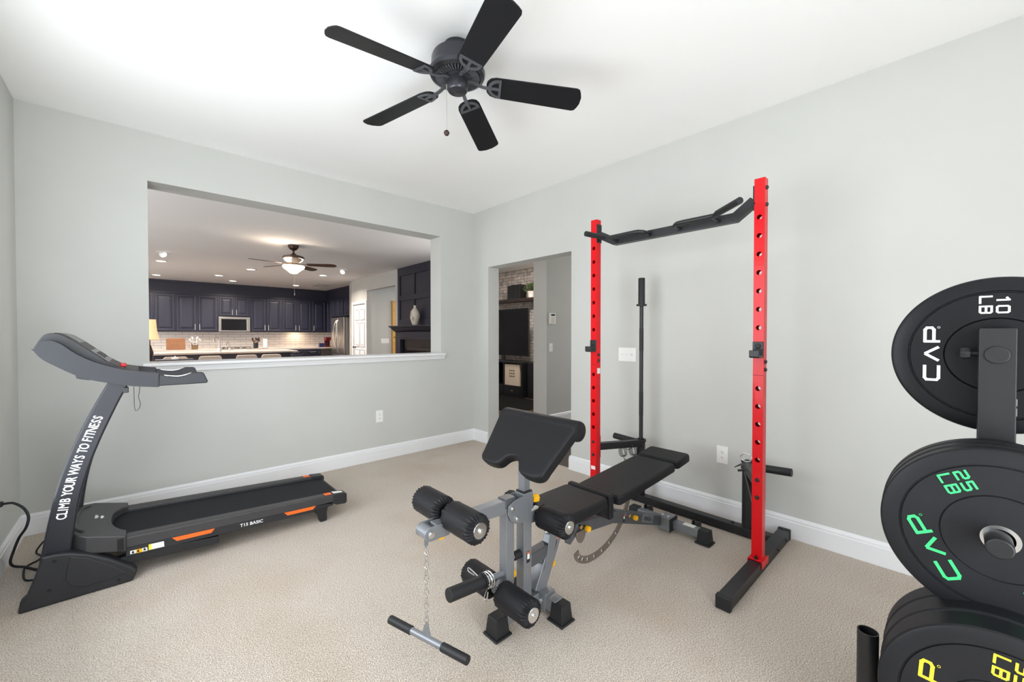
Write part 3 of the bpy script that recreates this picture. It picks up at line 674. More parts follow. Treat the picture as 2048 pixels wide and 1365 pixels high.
# recessed downlights, spots, vent
DL = [(.343, 10.64, 'over the lamp end of the island'), (.338, 13.17, 'close to the cabinets behind the table lamp'), (1.471, 12.25, 'between the island and the microwave'), (1.897, 13.23, 'close to the cabinets over the microwave'), (1.865, 10.65, 'over the island middle, beyond the kitchen fan'), (3.434, 13.17, 'close to the cabinets, behind the fan pull chain'), (3.353, 10.53, 'between kitchen fan and pantry door')]
for x, y, s in DL:
    t = thing('recessed_light', 'lit round recessed ceiling light ' + s, 'ceiling light', (x, y, CZ), 'recessed lights in the kitchen ceiling')
    MB().lathe([(.075, -.001), (.1, -.001), (.1, -.008), (.08, -.012), (.075, -.004)], (x, y, CZ), seg=32).build('trim_ring', 'white', t)
    MB().lathe([(0, -.006), (.078, -.006), (.078, -.001), (0, -.001)], (x, y, CZ), seg=32).build('lens', 'glow', t)
    l = bpy.data.lights.new('downlight', 'AREA'); l.shape = 'DISK'; l.size = .13; l.energy = 46; l.color = (1, .87, .76); l.spread = math.radians(150)
    lo_ = bpy.data.objects.new('downlight', l); COL.objects.link(lo_); lo_.location = (x, y, CZ-.02)
for x, y, ty, s in ((.322, 9.54, 1, 'tilted eyeball spot on the table lamp side of the kitchen ceiling'), (3.43, 9.41, -1, 'tilted eyeball spot between the kitchen fan and the fireplace')):
    t = thing('eyeball_spotlight', 'lit ' + s, 'spotlight', (x, y, CZ), 'eyeball spotlights in the kitchen ceiling')
    MB().lathe([(.05, -.001), (.085, -.001), (.085, -.008), (.055, -.014), (.05, -.004)], (x, y, CZ), seg=28).build('trim_ring', 'white', t)
    ax = Vector((.5*ty, -.6, -.7)).normalized()
    MB().lathe([(0, .0), (.05, .0), (.058, .02), (.05, .045), (0, .045)], Vector((x, y, CZ-.02)), ax, 24).build('eyeball', 'white', t)
    MB().lathe([(0, .046), (.043, .046), (.043, .05), (0, .05)], Vector((x, y, CZ-.02)), ax, 24).build('lens', 'glow', t)
vt = thing('ceiling_vent', 'white slatted air vent in the kitchen ceiling corner', 'vent', (4.0, 12.7, CZ))
MB().bb(3.82, 4.18, 12.4, 12.42, CZ-.012, CZ).bb(3.82, 4.18, 12.98, 13.0, CZ-.012, CZ).bb(3.82, 3.84, 12.42, 12.98, CZ-.012, CZ).bb(4.16, 4.18, 12.42, 12.98, CZ-.012, CZ).build('frame', 'greyhall', vt)
g = MB()
for k in range(11): g.box((4.0, 12.46+.048*k, CZ-.008), (.32, .03, .002), Matrix.Rotation(.6, 3, 'X'))
g.build('slats', 'greyhall', vt, smooth=0)
# kitchen ceiling fan with lights
KF = (1.884, 7.35)
kf = thing('ceiling_fan', 'bronze ceiling fan with lit frosted glass bowl in the kitchen', 'ceiling fan', (*KF, CZ))
MB().lathe([(.08, 0), (.085, -.01), (.07, -.05), (.045, -.075), (.02, -.085), (.015, -.09), (.015, -.13), (.03, -.14), (.045, -.155), (.055, -.168), (0, -.168)], (*KF, CZ), seg=32).build('canopy', 'bronze', kf)
MB().lathe([(.05, -.165), (.10, -.17), (.15, -.185), (.163, -.20), (.158, -.215), (.15, -.22), (.13, -.22), (0, -.22)], (*KF, CZ), seg=36).build('housing', 'bronze', kf)
MB().lathe([(.148, -.221), (.13, -.255), (.10, -.275), (.08, -.285), (0, -.285)], (*KF, CZ), seg=36).build('uplight_glass', 'glassglow', kf)
MB().lathe([(.05, -.286), (.09, -.29), (.1, -.305), (.09, -.325), (0, -.325)], (*KF, CZ), seg=32).build('hub', 'bronze', kf)
MB().lathe([(.16, -.335), (.168, -.345), (.15, -.38), (.11, -.41), (.08, -.435), (.055, -.46), (.02, -.468), (0, -.47)], (*KF, CZ), seg=36).build('light_bowl', 'glassglow', kf)
l = bpy.data.lights.new('fan_bulb', 'POINT'); l.energy = 9; l.color = (1, .80, .62); l.shadow_soft_size = .05
lo_ = bpy.data.objects.new('fan_bulb', l); COL.objects.link(lo_); lo_.location = (KF[0]-.2, KF[1]-.12, CZ-.36)
for k in range(5):
    a = math.radians(44 + 72*k); d = Vector((math.cos(a), math.sin(a), 0)); s_ = Vector((-d.y, d.x, 0)); c0 = Vector((*KF, CZ-.31))
    tz = -math.tan(math.radians(11)); up = (Vector((0, 0, 1)) + s_*tz*-1).normalized(); sv = (s_ + Vector((0, 0, tz))).normalized()
    MB().prism([(.2, -.05), (.5, -.07), (.60, -.066), (.64, -.045), (.655, 0), (.64, .045), (.60, .066), (.5, .07), (.2, .05)], c0, d, sv, up, -.004, .004).build('blade', 'walnutblade', kf, .002)
    MB().bar(c0+d*.08, c0+d*.26, .03, .008).build('blade_iron', 'bronze', kf, .002)
MB().tube([(KF[0]+.01, KF[1], CZ-.49), (KF[0]+.01, KF[1], CZ-.80)], .0015, 6).lathe([(0, -.012), (.012, 0), (0, .012)], (KF[0]+.01, KF[1], CZ-.81), seg=12).build('pull_chain', 'nickel', kf)
# added fill along the kitchen's windowless left wall and under-cabinet lamp
area('kitchen_fill', (-2.5, 8.5, 1.5), (2, 9.5, 1.2), 2.5, 1.6, 55, (1.0, .97, .95))
area('kitchen_fill', (-2.5, 6.0, 1.3), (4, 7.5, 2.6), 2.0, 1.6, 70, (1.0, .97, .95))
area('kitchen_fill', (-2.5, 12.0, 1.5), (3, 14.2, 1.1), 2.0, 1.4, 80, (1.0, .95, .90))
area('kitchen_side_fill', (4.2, 5.0, 1.5), (1.5, 7.0, 2.6), 0.8, 1.6, 22, (1.0, .97, .95))  # added area light to brighten the kitchen, no window here
area('undercabinet_lamp', (3.75, 14.3, CB-.01), (3.75, 14.35, .9), .3, .1, 2.6, (1, .75, .5))
area('hall_ceiling_fill', (5.2, 5.4, CZ-.03), (5.2, 5.4, 0), .4, .4, 60, (1, .90, .80))  # added area light to brighten the hall, no fixture here
area('foyer_area', (6, 9.5, CZ-.03), (6, 9.5, 0), .5, .5, 50, (1, .88, .78))  # area light under the foyer ceiling, no fixture built
area('hall_fill', (7.9, 3.0, 1.6), (3.2, 3.2, 1.3), 1.2, 1.6, 66, (1, .98, .96))  # added fill in front of a solid wall, brightens the hall

# ================================================================== CEILING FAN OF THE ROOM
FX, FY = 1.211, 1.735
fan = thing('ceiling_fan', 'black five-blade ceiling fan with a pull chain on the white ceiling', 'ceiling fan', (FX, FY, CZ))
O = Vector((FX, FY, 0))
MB().lathe([(.068, 2.74), (.070, 2.735), (.068, 2.69), (0, 2.69)], O, seg=40).build('canopy', 'fanmetal', fan)
MB().lathe([(.06, 2.695), (.11, 2.690), (.124, 2.682), (.130, 2.668), (.132, 2.625), (.136, 2.615), (.141, 2.607), (.141, 2.597), (.136, 2.586), (.118, 2.578), (.116, 2.584), (0, 2.584)], O, seg=56).build('motor_housing', 'fanmetal', fan)
vr = MB()
for k in range(44):
    a = 2*PI*k/44; d = Vector((math.cos(a), math.sin(a), 0)); s_ = Vector((-d.y, d.x, 0))
    vr.prism([(.066, -.0022), (.113, -.004), (.113, .004), (.066, .0022)], O+Vector((0, 0, 2.575)), d, s_, (0, 0, 1), 0, .008)
vo = vr.build('vent_ring', 'darkgrey', fan)
MB().lathe([(0, 2.5845), (.114, 2.5845), (.114, 2.581), (0, 2.581)], O, seg=40).build('vent_recess', 'hole', fan)
MB().lathe([(.068, 2.584), (.07, 2.572), (.062, 2.568), (.052, 2.566), (.052, 2.556), (0, 2.556)], O, seg=32).build('flywheel', 'fanmetal', fan)
MB().lathe([(.046, 2.558), (.051, 2.556), (.052, 2.53), (.051, 2.518), (.047, 2.511), (.044, 2.509), (0, 2.508)], O, seg=36).build('switch_housing', 'fanmetal', fan)
MB().lathe([(.004, 2.509), (.004, 2.5065), (0, 2.5065)], O, seg=10).build('cap_screw', 'hole', fan)
BZ = 2.504
for k in range(5):
    a = math.radians(180+72*k); d = Vector((math.cos(a), math.sin(a), 0)); t_ = Vector((-d.y, d.x, 0)); pt = math.radians(-14); dr_ = d*math.cos(.08) - Vector((0, 0, 1))*math.sin(.08)
    sv = t_*math.cos(pt) + Vector((0, 0, 1))*math.sin(pt); d0 = d; d = dr_; nv = d.cross(sv); c0 = O + Vector((0, 0, BZ+.051))
    hw = .062; out = [(.148, -.020), (.153, -.036), (.168, -.053), (.195, -hw), (.61, -hw-.009), (.625, -hw-.003), (.634, -hw+.014), (.643, -.02), (.643, .02), (.634, hw-.014), (.625, hw+.003), (.61, hw+.009), (.195, hw), (.168, .053), (.153, .036), (.148, .020)]
    bl = MB().prism(out, c0, d, sv, nv, .0, .006).build('blade', 'blade', fan, .0015)
    # pierced bracket: half-oval ring with a spine, an arm curving to the hub
    ir = MB(); n = 14
    ring = [(.215 - .060*math.sin(PI*j/n), -.055*math.cos(PI*j/n)) for j in range(n+1)]
    for j in range(n):
        (a0, b0), (a1, b1) = ring[j], ring[j+1]
        f = lambda a_, b_, q: (.215+(a_-.215)*q, b_*q)
        ir.prism([(a0, b0), (a1, b1), f(a1, b1, .74), f(a0, b0, .74)], c0, d, sv, nv, -.006, 0)
    ir.prism([(.211, -.055), (.223, -.055), (.223, .055), (.211, .055)], c0, d, sv, nv, -.006, 0)
    ir.prism([(.152, -.007), (.214, -.007), (.214, .007), (.152, .007)], c0, d, sv, nv, -.0065, 0)
    pth = catmull([O+d0*.05+Vector((0, 0, 2.566)), O+d0*.08+Vector((0, 0, 2.562)), O+d0*.11+Vector((0, 0, 2.548)), O+d0*.14+Vector((0, 0, 2.540)), O+d0*.172+Vector((0, 0, 2.536))], 6)
    for j in range(len(pth)-1):
        ir.bar(pth[j], pth[j+1], .018, .007, (0, 0, 1), .003)
    ir.build('blade_bracket', 'darkgrey', fan)
px_, py_ = FX-.058, FY+.012
MB().tube([(px_, py_, 2.53), (px_, py_, 2.30)], .0016, 6).build('pull_chain', 'nickel', fan)
MB().lathe([(0, -.014), (.009, -.012), (.014, -.003), (.014, .003), (.009, .01), (.003, .014), (0, .015)], (px_, py_, 2.288), seg=18).build('chain_fob', 'bronze', fan)

# ================================================================== TREADMILL
tm = thing('treadmill', 'charcoal treadmill with orange side stripes along the back wall', 'treadmill', (.3, 3.16, 0))
NY, FYY = 2.90, 3.43
foot = [(-.418, .0), (-.41, .05), (-.388, .07), (-.342, .236), (-.30, .236), (-.254, .227), (-.195, .2), (-.118, .15), (-.037, .08), (-.014, .047), (-.034, .0)]
for y0, y1 in ((2.862, 2.925), (3.40, 3.463)):
    ft = MB().xz(foot, y0, y1).build('base_cover', 'tmill_dark', tm, .010, 3)
    if y0 < 3:
        pnl = [(-.251, .208), (-.196, .184), (-.119, .122), (-.048, .05), (-.2, .042), (-.232, .052), (-.255, .072), (-.268, .102), (-.262, .164)]
        MB().xz(pnl, y0-.004, y0+.004).build('cover_panel', 'tmill_dark', ft, .004, 2)
        sc = MB()
        for x, z in ((-.302, .204), (-.32, .073), (-.086, .027)): MB().cyl((x, y0-.001, z), (x, y0+.004, z), .008, seg=14).build('bolt_hole', 'hole', ft)
MB().bb(-.40, -.34, 2.92, 3.405, .004, .05).build('cross_tube', 'black', tm, .004)
ul = [(-.352, .215), (-.322, .403), (-.290, .565), (-.246, .715), (-.202, .836), (-.158, .941), (-.108, 1.05)]
ur = [(-.252, .215), (-.226, .433), (-.193, .588), (-.149, .733), (-.104, .858), (-.066, .955), (-.024, 1.05)]
upr = cat2(ul, 5) + cat2(ur, 5)[::-1]
for y0, y1 in ((2.90, 2.952), (3.372, 3.424)):
    u_ = MB().xz(upr, y0, y1).build('upright', 'tmill', tm, .012, 3, bang=50)
    if y0 < 3: near_up = u_
# writing along the near upright, following its curve
cen = [((a[0]+b[0])/2, (a[1]+b[1])/2) for a, b in zip(cat2(ul, 20), cat2(ur, 20))]
acc = [0]
for i in range(1, len(cen)): acc.append(acc[-1]+math.dist(cen[i], cen[i-1]))
def at(sv):
    for i in range(1, len(cen)):
        if acc[i] >= sv:
            t = (sv-acc[i-1])/(acc[i]-acc[i-1]); p = [cen[i-1][j]*(1-t)+cen[i][j]*t for j in (0, 1)]
            d = Vector((cen[min(i+4, len(cen)-1)][0]-cen[max(i-5, 0)][0], 0, cen[min(i+4, len(cen)-1)][1]-cen[max(i-5, 0)][1])).normalized(); return p, d
TXT = 'CLIMB YOUR WAYS TO FITNESS'
wd = {'I': .52, ' ': .48, 'M': 1.3, 'W': 1.45, 'L': .82, 'F': .85, 'E': .88, 'S': .9, 'T': .92, 'O': 1.12, 'C': 1.0, 'Y': 1.0, 'A': 1.04, 'U': 1.06, 'R': 1.0, 'B': 1.0, 'N': 1.1}
tot = sum(wd[c] for c in TXT); s0, s1 = .17, .672; sc_ = (s1-s0)/tot; pos = s0
pieces = []
for c_ in TXT:
    wdt = wd[c_]*sc_; p, d = at(pos+wdt/2); pos += wdt
    if c_ != ' ': pieces.append(text_obj(c_, .036, 'ink', near_up, (p[0]-.002, 2.8994, p[1]), d, d.cross(Vector((0, 1, 0)))*-1 if False else Vector((-d.z, 0, d.x)), squeeze=.70, extrude=.0006, bold=.0007))
# join the letters into one marking
bmj = bmesh.new()
for o_ in pieces: bmj.from_mesh(o_.data)
me_ = bpy.data.meshes.new('lettering'); bmj.to_mesh(me_); bmj.free(); me_.materials.append(M['ink'])
for o_ in pieces: bpy.data.objects.remove(o_)
lt_ = bpy.data.objects.new('lettering', me_); COL.objects.link(lt_); lt_.parent = near_up; tag(lt_, 'white words CLIMB YOUR WAYS TO FITNESS')
MB().bb(-.062, -.04, 2.897, 2.93, .972, 1.0).build('clamp', 'black', near_up, .003)
# console cheeks
cb_ = [(-.365, 1.205), (-.358, 1.196), (-.333, 1.158), (-.295, 1.126), (-.257, 1.097), (-.211, 1.066), (-.163, 1.045), (-.114, 1.03), (-.046, 1.01), (.072, .993)]
ctp = [(.078, 1.067), (.008, 1.079), (-.063, 1.095), (-.13, 1.122), (-.178, 1.147), (-.225, 1.181), (-.27, 1.225), (-.3, 1.243), (-.329, 1.243), (-.344, 1.230), (-.355, 1.207)]
for y0, y1 in ((2.875, 2.925), (3.375, 3.425)):
    MB().xz(cat2(cb_, 4)+cat2(ctp, 4), y0, y1).build('console_side', 'tmill', tm, .010, 3, bang=50)
    hd = [(.078, 1.057), (.074, .998), (.284, .998), (.291, 1.006), (.272, 1.056), (.262, 1.06), (.225, 1.062), (.205, 1.056), (.185, 1.047), (.16, 1.042), (.12, 1.046), (.093, 1.057)]
    hb = MB().xz(hd, y0+.006, y1-.006).build('handle', 'tmill', tm, .005, 3)
    MB().bb(.066, .08, y0+.002, y1-.002, .994, 1.066).build('joint_ring', 'black', hb, .002)
    sn = cat2([(.10, 1.0555), (.13, 1.050), (.16, 1.047), (.185, 1.051), (.215, 1.060)], 4)
    MB().prism(sn+[(a, b-.003) for a, b in sn[::-1]], (0, y0+.011, 0), (1, 0, 0), (0, 0, 1), (0, 1, 0), 0, y1-y0-.022).build('pulse_sensor', 'nickel', hb)
top = cat2([(-.365, 1.207), (-.343, 1.254), (-.329, 1.272), (-.305, 1.28), (-.276, 1.274), (-.249, 1.255), (-.222, 1.233), (-.178, 1.192), (-.146, 1.163), (-.113, 1.132), (-.06, 1.098), (.0, 1.082)], 4)
bot = cat2([(.0, 1.055), (-.08, 1.055), (-.15, 1.085), (-.21, 1.12), (-.27, 1.175), (-.33, 1.2), (-.36, 1.203)], 4)
MB().xz(top+bot, 2.93, 3.37).build('console', 'tmill_dark', tm, .004)
def on_top(i0, i1, y0, y1, h, name, m):
    seg_ = top[i0:i1]; b = MB()
    pts = [(a, z+h) for a, z in seg_] + [(a, z-.004) for a, z in seg_[::-1]]
    return b.xz(pts, y0, y1).build(name, m, tm, .001)
on_top(12, 25, 3.0, 3.30, .002, 'display', 'blackglass')
on_top(28, 37, 2.97, 3.33, .0025, 'button_panel', 'steelgrey')
for yy in (3.0, 3.06, 3.12, 3.18, 3.24):
    on_top(30, 35, yy, yy+.035, .004, 'key', 'tmill_dark')
MB().bb(-.075, -.05, 3.05, 3.09, 1.098, 1.118).build('safety_clip', 'red', tm, .004)
MB().xz([(-.232, 1.075), (-.228, 1.056), (-.21, 1.05), (-.185, 1.045), (-.163, 1.043), (-.163, 1.06), (-.19, 1.075)], 2.93, 3.0).build('cup_holder', 'black', tm, .003)
MB().tube(catmull([(-.021, 2.95, 1.02), (-.02, 2.95, .928), (-.019, 2.95, .885), (-.014, 2.95, .868), (-.001, 2.95, .879), (.004, 2.95, .905), (-.003, 2.95, .94), (.001, 2.95, .97), (.004, 2.95, 1.02)], 6), .0013, 6).build('safety_cord', 'blackink', tm)
# deck
def rail(y0, y1):
    m_ = MB(); P = [(-.06, .165, .222), (.985, .118, .168)]
    for (xa, ba, ta), (xb, bb_, tb) in [(P[0], P[1])]:
        m_.add([(xa, y0, ba), (xb, y0, bb_), (xb, y0, tb), (xa, y0, ta), (xa, y1, ba), (xb, y1, bb_), (xb, y1, tb), (xa, y1, ta)], [(0, 1, 2, 3), (4, 7, 6, 5), (3, 2, 6, 7), (0, 4, 5, 1), (0, 3, 7, 4), (1, 5, 6, 2)])
    return m_
for y0, y1 in ((2.895, 2.965), (3.375, 3.445)):
    r_ = rail(y0, y1).build('side_rail', 'tmill_mid', tm, .006, 3)
    gv = MB()
    for j in range(3):
        yy = y0+.02+j*.012; gv.add([(-.05, yy, .2225), (.975, yy, .1693), (.975, yy+.004, .1693), (-.05, yy+.004, .2225)], [(0, 1, 2, 3)])
    gv.build('grip_strip', 'ridge', r_)
    MB().xz([(.978, .108), (1.0, .095), (1.062, .088), (1.072, .1), (1.072, .155), (1.06, .163), (.985, .172), (.978, .165)], y0-.004, y1+.004).build('rail_end_cap', 'tmill_dark', tm, .006, 3)
    # paper warning decal on top of the cap
    MB().add([(.93, y0+.012, .1735), (.975, y0+.012, .1712), (.975, y1-.012, .1712), (.93, y1-.012, .1735)], [(0, 1, 2, 3)]).build('warning_decal', 'orange', r_)
    if y0 < 3: MB().add([(.985, y0+.012, .1735), (1.05, y0+.018, .1655), (1.05, y1-.02, .1655), (.985, y1-.012, .1735)], [(0, 1, 2, 3)]).build('paper_decal', 'label', r_)
MB().xz([(-.16, .210), (.985, .150), (1.04, .147), (1.055, .13), (1.04, .108), (.985, .103), (-.16, .165)], 2.967, 3.373).build('running_belt', 'belt', tm, .003)
MB().cyl((1.045, 2.95, .125), (1.045, 3.39, .125), .018).build('rear_roller', 'black', tm)
for y0, y1 in ((2.899, 2.935), (3.405, 3.441)):
    sf = MB().xz([(-.06, .168), (.90, .122), (.98, .108), (.98, .095), (.87, .095), (.86, .085), (-.06, .118)], y0, y1).build('deck_frame', 'tmill_dark', tm, .003)
    if y0 < 3:
        for pts in ([(.118, .165), (.321, .155), (.299, .1285), (.146, .134)], [(.671, .138), (.873, .128), (.848, .105), (.697, .110)]):
            st_ = MB().xz(pts, y0-.0015, y0+.002).build('orange_stripe', 'orange', sf)
            a, b = pts[0], pts[1]; dt = MB()
            for k in range(22):
                t = (k+.7)/23; x = a[0]+(b[0]-a[0])*t; z = a[1]+(b[1]-a[1])*t-.004; dt.bb(x-.0012, x+.0012, y0-.002, y0, z-.0012, z+.0012)
            dt.build('perforation', 'blackink', st_)
        text_obj('T15 BASIC', .0185, 'ink', sf, (.499, y0-.0012, .1215), (1, 0, -.047), (0.047, 0, 1), extrude=.0003, squeeze=1.05, bold=.0004)
        s1_ = MB().xz([(-.043, .1455), (.024, .1425), (.025, .1235), (-.043, .128)], y0-.001, y0+.001).build('warning_label', 'label', sf)
        MB().xz([(-.02, .1445), (.004, .1434), (.0045, .1245), (-.02, .1265)], y0-.0016, y0).build('warning_label_centre', 'yellow', s1_)
        dk = MB()
        for x in (-.032, -.012, .013): dk.xz([(x-.005, .13), (x+.005, .1295), (x+.003, .141), (x-.003, .1415)], y0-.0022, y0-.001)
        dk.build('pictogram', 'blackink', s1_)
        s2_ = MB().xz([(.029, .1545), (.091, .1515), (.093, .1215), (.029, .1245)], y0-.001, y0+.001).build('rating_label', 'label', sf)
        MB().xz([(.029, .1545), (.04, .154), (.04, .124), (.029, .1245)], y0-.0016, y0).build('rating_label_edge', 'yink', s2_)
    MB().xz([(-.10, .115), (-.03, .125), (.336, .095), (.336, .055), (.28, .055), (-.10, .085)], y0+.005, y1+.02).build('lift_arm', 'black', tm, .003)
    MB().xz([(.86, .1), (.868, .07), (.885, .05), (.893, .008), (.903, .0), (.932, .0), (.942, .012), (.94, .06), (.95, .1)], y0+.004, y1).build('rear_foot', 'black', tm, .004)
# motor hood with scooped edge towards the belt
arc = cat2([(-.056, 2.97), (-.085, 3.0), (-.112, 3.07), (-.12, 3.17), (-.112, 3.27), (-.085, 3.34), (-.056, 3.375)], 5)
hood = MB(); oul = [(-.27, 2.95), (-.20, 2.888), (-.056, 2.885)] + arc + [(-.056, 3.455), (-.20, 3.452), (-.27, 3.39)]
k = len(oul); ztop = lambda x: .236 + (-.056-x)*.27
V_ = [(x, y, .15 if x > -.1 else .19) for x, y in oul] + [(x, y, ztop(x)) for x, y in oul]
hood.add(V_, [tuple(range(k))[::-1], tuple(range(k, 2*k))] + [(i, (i+1) % k, k+(i+1) % k, k+i) for i in range(k)])
hd_ = hood.build('motor_hood', 'tmill_mid', tm, .008, 3, bang=50)
rg = catmull([(-.215, 2.96, ztop(-.215)+.003), (-.245, 3.02, ztop(-.245)+.003), (-.255, 3.17, ztop(-.255)+.003), (-.245, 3.32, ztop(-.245)+.003), (-.215, 3.38, ztop(-.215)+.003)], 8)
MB().tube(rg, .006, 8).build('hood_ridge', 'tmill_mid', hd_)
text_obj('nebita', .018, 'label', hd_, (-.178, 3.185, ztop(-.178)+.003), (0, -1, 0), (1, 0, -.27), squeeze=.9)
lg_ = MB()
for yy, h_ in ((3.165, .009), (3.178, .013), (3.191, .009)): lg_.bb(-.163, -.163+h_, yy, yy+.008, ztop(-.16)-.001, ztop(-.16)+.003)
lg_.build('logo', 'label', hd_)
MB().bb(-.09, -.066, 2.8825, 2.8865, .165, .225).build('hood_insert', 'hole', hd_)

# power cord, plugged in at the left wall and running to the treadmill
cd = MB().tube(catmull([(-.541, 3.36, .387), (-.51, 3.35, .389), (-.488, 3.34, .384), (-.455, 3.32, .355), (-.437, 3.3, .31), (-.447, 3.3, .255), (-.475, 3.33, .2), (-.505, 3.40, .11), (-.525, 3.46, .04), (-.515, 3.47, .008), (-.47, 3.42, .007), (-.42, 3.34, .008), (-.39, 3.3, .02)], 8), .006, 10).build('power_cord', 'rubber', tm)
MB().bb(-.558, -.53, 3.345, 3.375, .375, .40).build('plug', 'rubber', cd, .004)
c2 = MB().tube(catmull([(-.335, 3.50, .17), (-.37, 3.54, .13), (-.43, 3.60, .05), (-.45, 3.60, .008), (-.42, 3.52, .006), (-.43, 3.47, .006), (-.465, 3.42, .006), (-.462, 3.33, .006), (-.445, 3.24, .006), (-.415, 3.21, .006), (-.39, 3.2, .01)], 8), .0045, 8).build('motor_cable', 'rubber', tm)
MB().box((-.34, 3.50, .17), (.03, .022, .022)).build('connector', 'rubber', c2, .004)

# ================================================================== POWER RACK
rk = thing('power_rack', 'red and black half rack with pull-up bar, standing behind the bench', 'power rack', (2.47, 1.26, 0))
UY = (.720, 1.790); HW = .0255; UX0, UX1 = 2.442, 2.492
def hole_plate(mb, x, y, zs, z0, z1, hw, r, th, sgn):
    """vertical face plate at x, width 2*hw about y, with round holes at heights zs"""
    def quad(a, b, c, d): mb.add([(x, y+p[0], p[1]) for p in (a, b, c, d)], [(0, 1, 2, 3)])
    z = z0
    for h in sorted(zs):
        a, b = h-hw, h+hw
        if a > z+1e-5: quad((-hw, z), (hw, z), (hw, a), (-hw, a))
        n = 24; V = []
        for k in range(n):
            t = 2*PI*(k+.5)/n; c, s = math.cos(t), math.sin(t); q = hw/max(abs(c), abs(s)); V += [(x, y+r*c, h+r*s), (x, y+q*c, h+q*s), (x+sgn*th, y+r*c, h+r*s)]
        cor = []
        F = [(3*k, 3*k+1, 3*((k+1) % n)+1, 3*((k+1) % n)) for k in range(n)] + [(3*k, 3*((k+1) % n), 3*((k+1) % n)+2, 3*k+2) for k in range(n)]
        mb.add(V, F)
        for sy in (-1, 1):
            for sz in (-1, 1):
                tt = [k for k in range(n)]
                # fill the four corner triangles left by the ray-sampled square
                k0 = (n//8)-1; t0 = 2*PI*(k0+.5)/n; t1 = 2*PI*(k0+1.5)/n
                p0 = (hw, hw*math.tan(t0)); p1 = (hw/math.tan(t1), hw)
                mb.add([(x, y+sy*p0[0], h+sz*p0[1]), (x, y+sy*hw, h+sz*hw), (x, y+sy*p1[0], h+sz*p1[1])], [(0, 1, 2)])
        z = b
    if z1 > z: quad((-hw, z), (hw, z), (hw, z1), (-hw, z1))
HZ = [1.899-.0982*k for k in range(8)] + [.984-.0963*k for k in range(5)]
for uy in UY:
    m_ = MB(); z0, z1 = .068, 2.105
    hole_plate(m_, UX0, uy, HZ, z0, z1, HW, .0132, .003, 1); hole_plate(m_, UX1, uy, HZ, z0, z1, HW, .0132, .003, -1)
    for s in (-1, 1): m_.add([(UX0, uy+s*HW, z0), (UX1, uy+s*HW, z0), (UX1, uy+s*HW, z1), (UX0, uy+s*HW, z1)], [(0, 1, 2, 3)])
    m_.add([(UX0, uy-HW, z1), (UX1, uy-HW, z1), (UX1, uy+HW, z1), (UX0, uy+HW, z1)], [(0, 1, 2, 3)])
    up_ = m_.build('upright', 'red', rk, smooth=30)
    s = 1 if uy < 1 else -1
    MB().bb(UX0+.004, UX1-.004, uy-.022, uy+.022, 2.088, 2.100).build('inner_plug', 'hole', up_)
    MB().bb(UX0-.018, UX1+.018, uy-.036, uy+.036, .0605, .069).bb(UX0-.03, UX1+.03, uy-.0355, uy-.031, .03, .069).bb(UX0-.03, UX1+.03, uy+.031, uy+.0355, .03, .069).build('foot_plate', 'red', up_, .002)
    for bx_, bz in ((UX0-.01, .069),): MB().lathe([(.009, 0), (.009, .008), (.005, .009), (.005, .018), (0, .018)], (bx_, uy, bz), seg=12).build('bolt', 'black', up_)
    for zz in (.492, .398):
        MB().lathe([(.011, 0), (.010, .005), (.007, .008), (0, .009)], (UX0, uy, zz), (-1, 0, 0), 14).build('bolt', 'black', up_)
    for zz in (2.055, 1.965, 1.128, 1.085):
        MB().lathe([(.011, 0), (.010, .005), (.007, .009), (0, .01)], ((UX0+UX1)/2, uy-HW, zz) if s > 0 else ((UX0+UX1)/2, uy-HW, zz), (0, -1, 0), 14).build('bolt', 'black', up_)
    MB().bb(UX0-.001, UX0+.002, uy-HW+.0005, uy+HW-.0005, 1.055, 1.0565).build('joint_line', 'hole', up_)
    # J-hook
    jk = thing('bar_hook', ('black bar hook on the red upright nearer the weight tree' if s > 0 else 'black bar hook on the red upright nearer the doorway'), 'bar hook', (UX0, uy, 1.19), 'bar hooks on the rack')
    MB().bb(UX0-.008, UX0-.0005, uy-.026, uy+.026, 1.155, 1.235).build('plate', 'black', jk, .003)
    MB().prism([(0, 1.15), (-.055, 1.15), (-.062, 1.156), (-.062, 1.19), (-.052, 1.19), (-.05, 1.165), (-.02, 1.163), (-.008, 1.175), (0, 1.2)], (UX0-.008, uy, 0), (1, 0, 0), (0, 0, 1), (0, 1, 0), -.024, .024).build('hook', 'black', jk, .003)
    MB().lathe([(.014, 0), (.014, .004), (.009, .006), (0, .006)], (UX0-.008, uy, 1.212), (-1, 0, 0), 18).build('pin', 'rubber', jk)
    # runner on the floor and its end caps
    rn = MB().bb(1.975, 2.955, uy-.03, uy+.03, .002, .06).build('floor_runner', 'black', rk, .003)
    for xx in (1.972, 2.945): MB().bb(xx, xx+.03, uy-.033, uy+.033, .0, .064).build('end_cap', 'rubber', rn, .004)
    # gusset arm to the rear storage tube
    yt = uy + s*.165
    MB().bb(UX1, UX1+.006, uy-.025, uy+.025, .37, .53).build('bracket_plate', 'black', rk, .001)
    MB().bar((UX1, uy, .45), (2.80, yt, .452), .045, .05).build('gusset_arm', 'black', rk, .003)
    if s > 0: MB().bar((UX1+.01, uy+.02, .32), (2.8, yt, .42), .03, .03).build('gusset_brace', 'black', rk, .002)
    tb = MB().pipe((2.82, yt, .06), (2.82, yt, .475 if s < 0 else .44), .031, .027).build('storage_tube', 'black', rk)
    MB().pipe((2.82, yt, .462 if s < 0 else .43), (2.82, yt, .478 if s < 0 else .445), .038, .027).build('tube_collar', 'black', tb)
    MB().cyl((2.82, yt, .448), (2.82, yt-s*.235, .462), .0235, seg=24).build('plate_peg', 'rubber', rk)
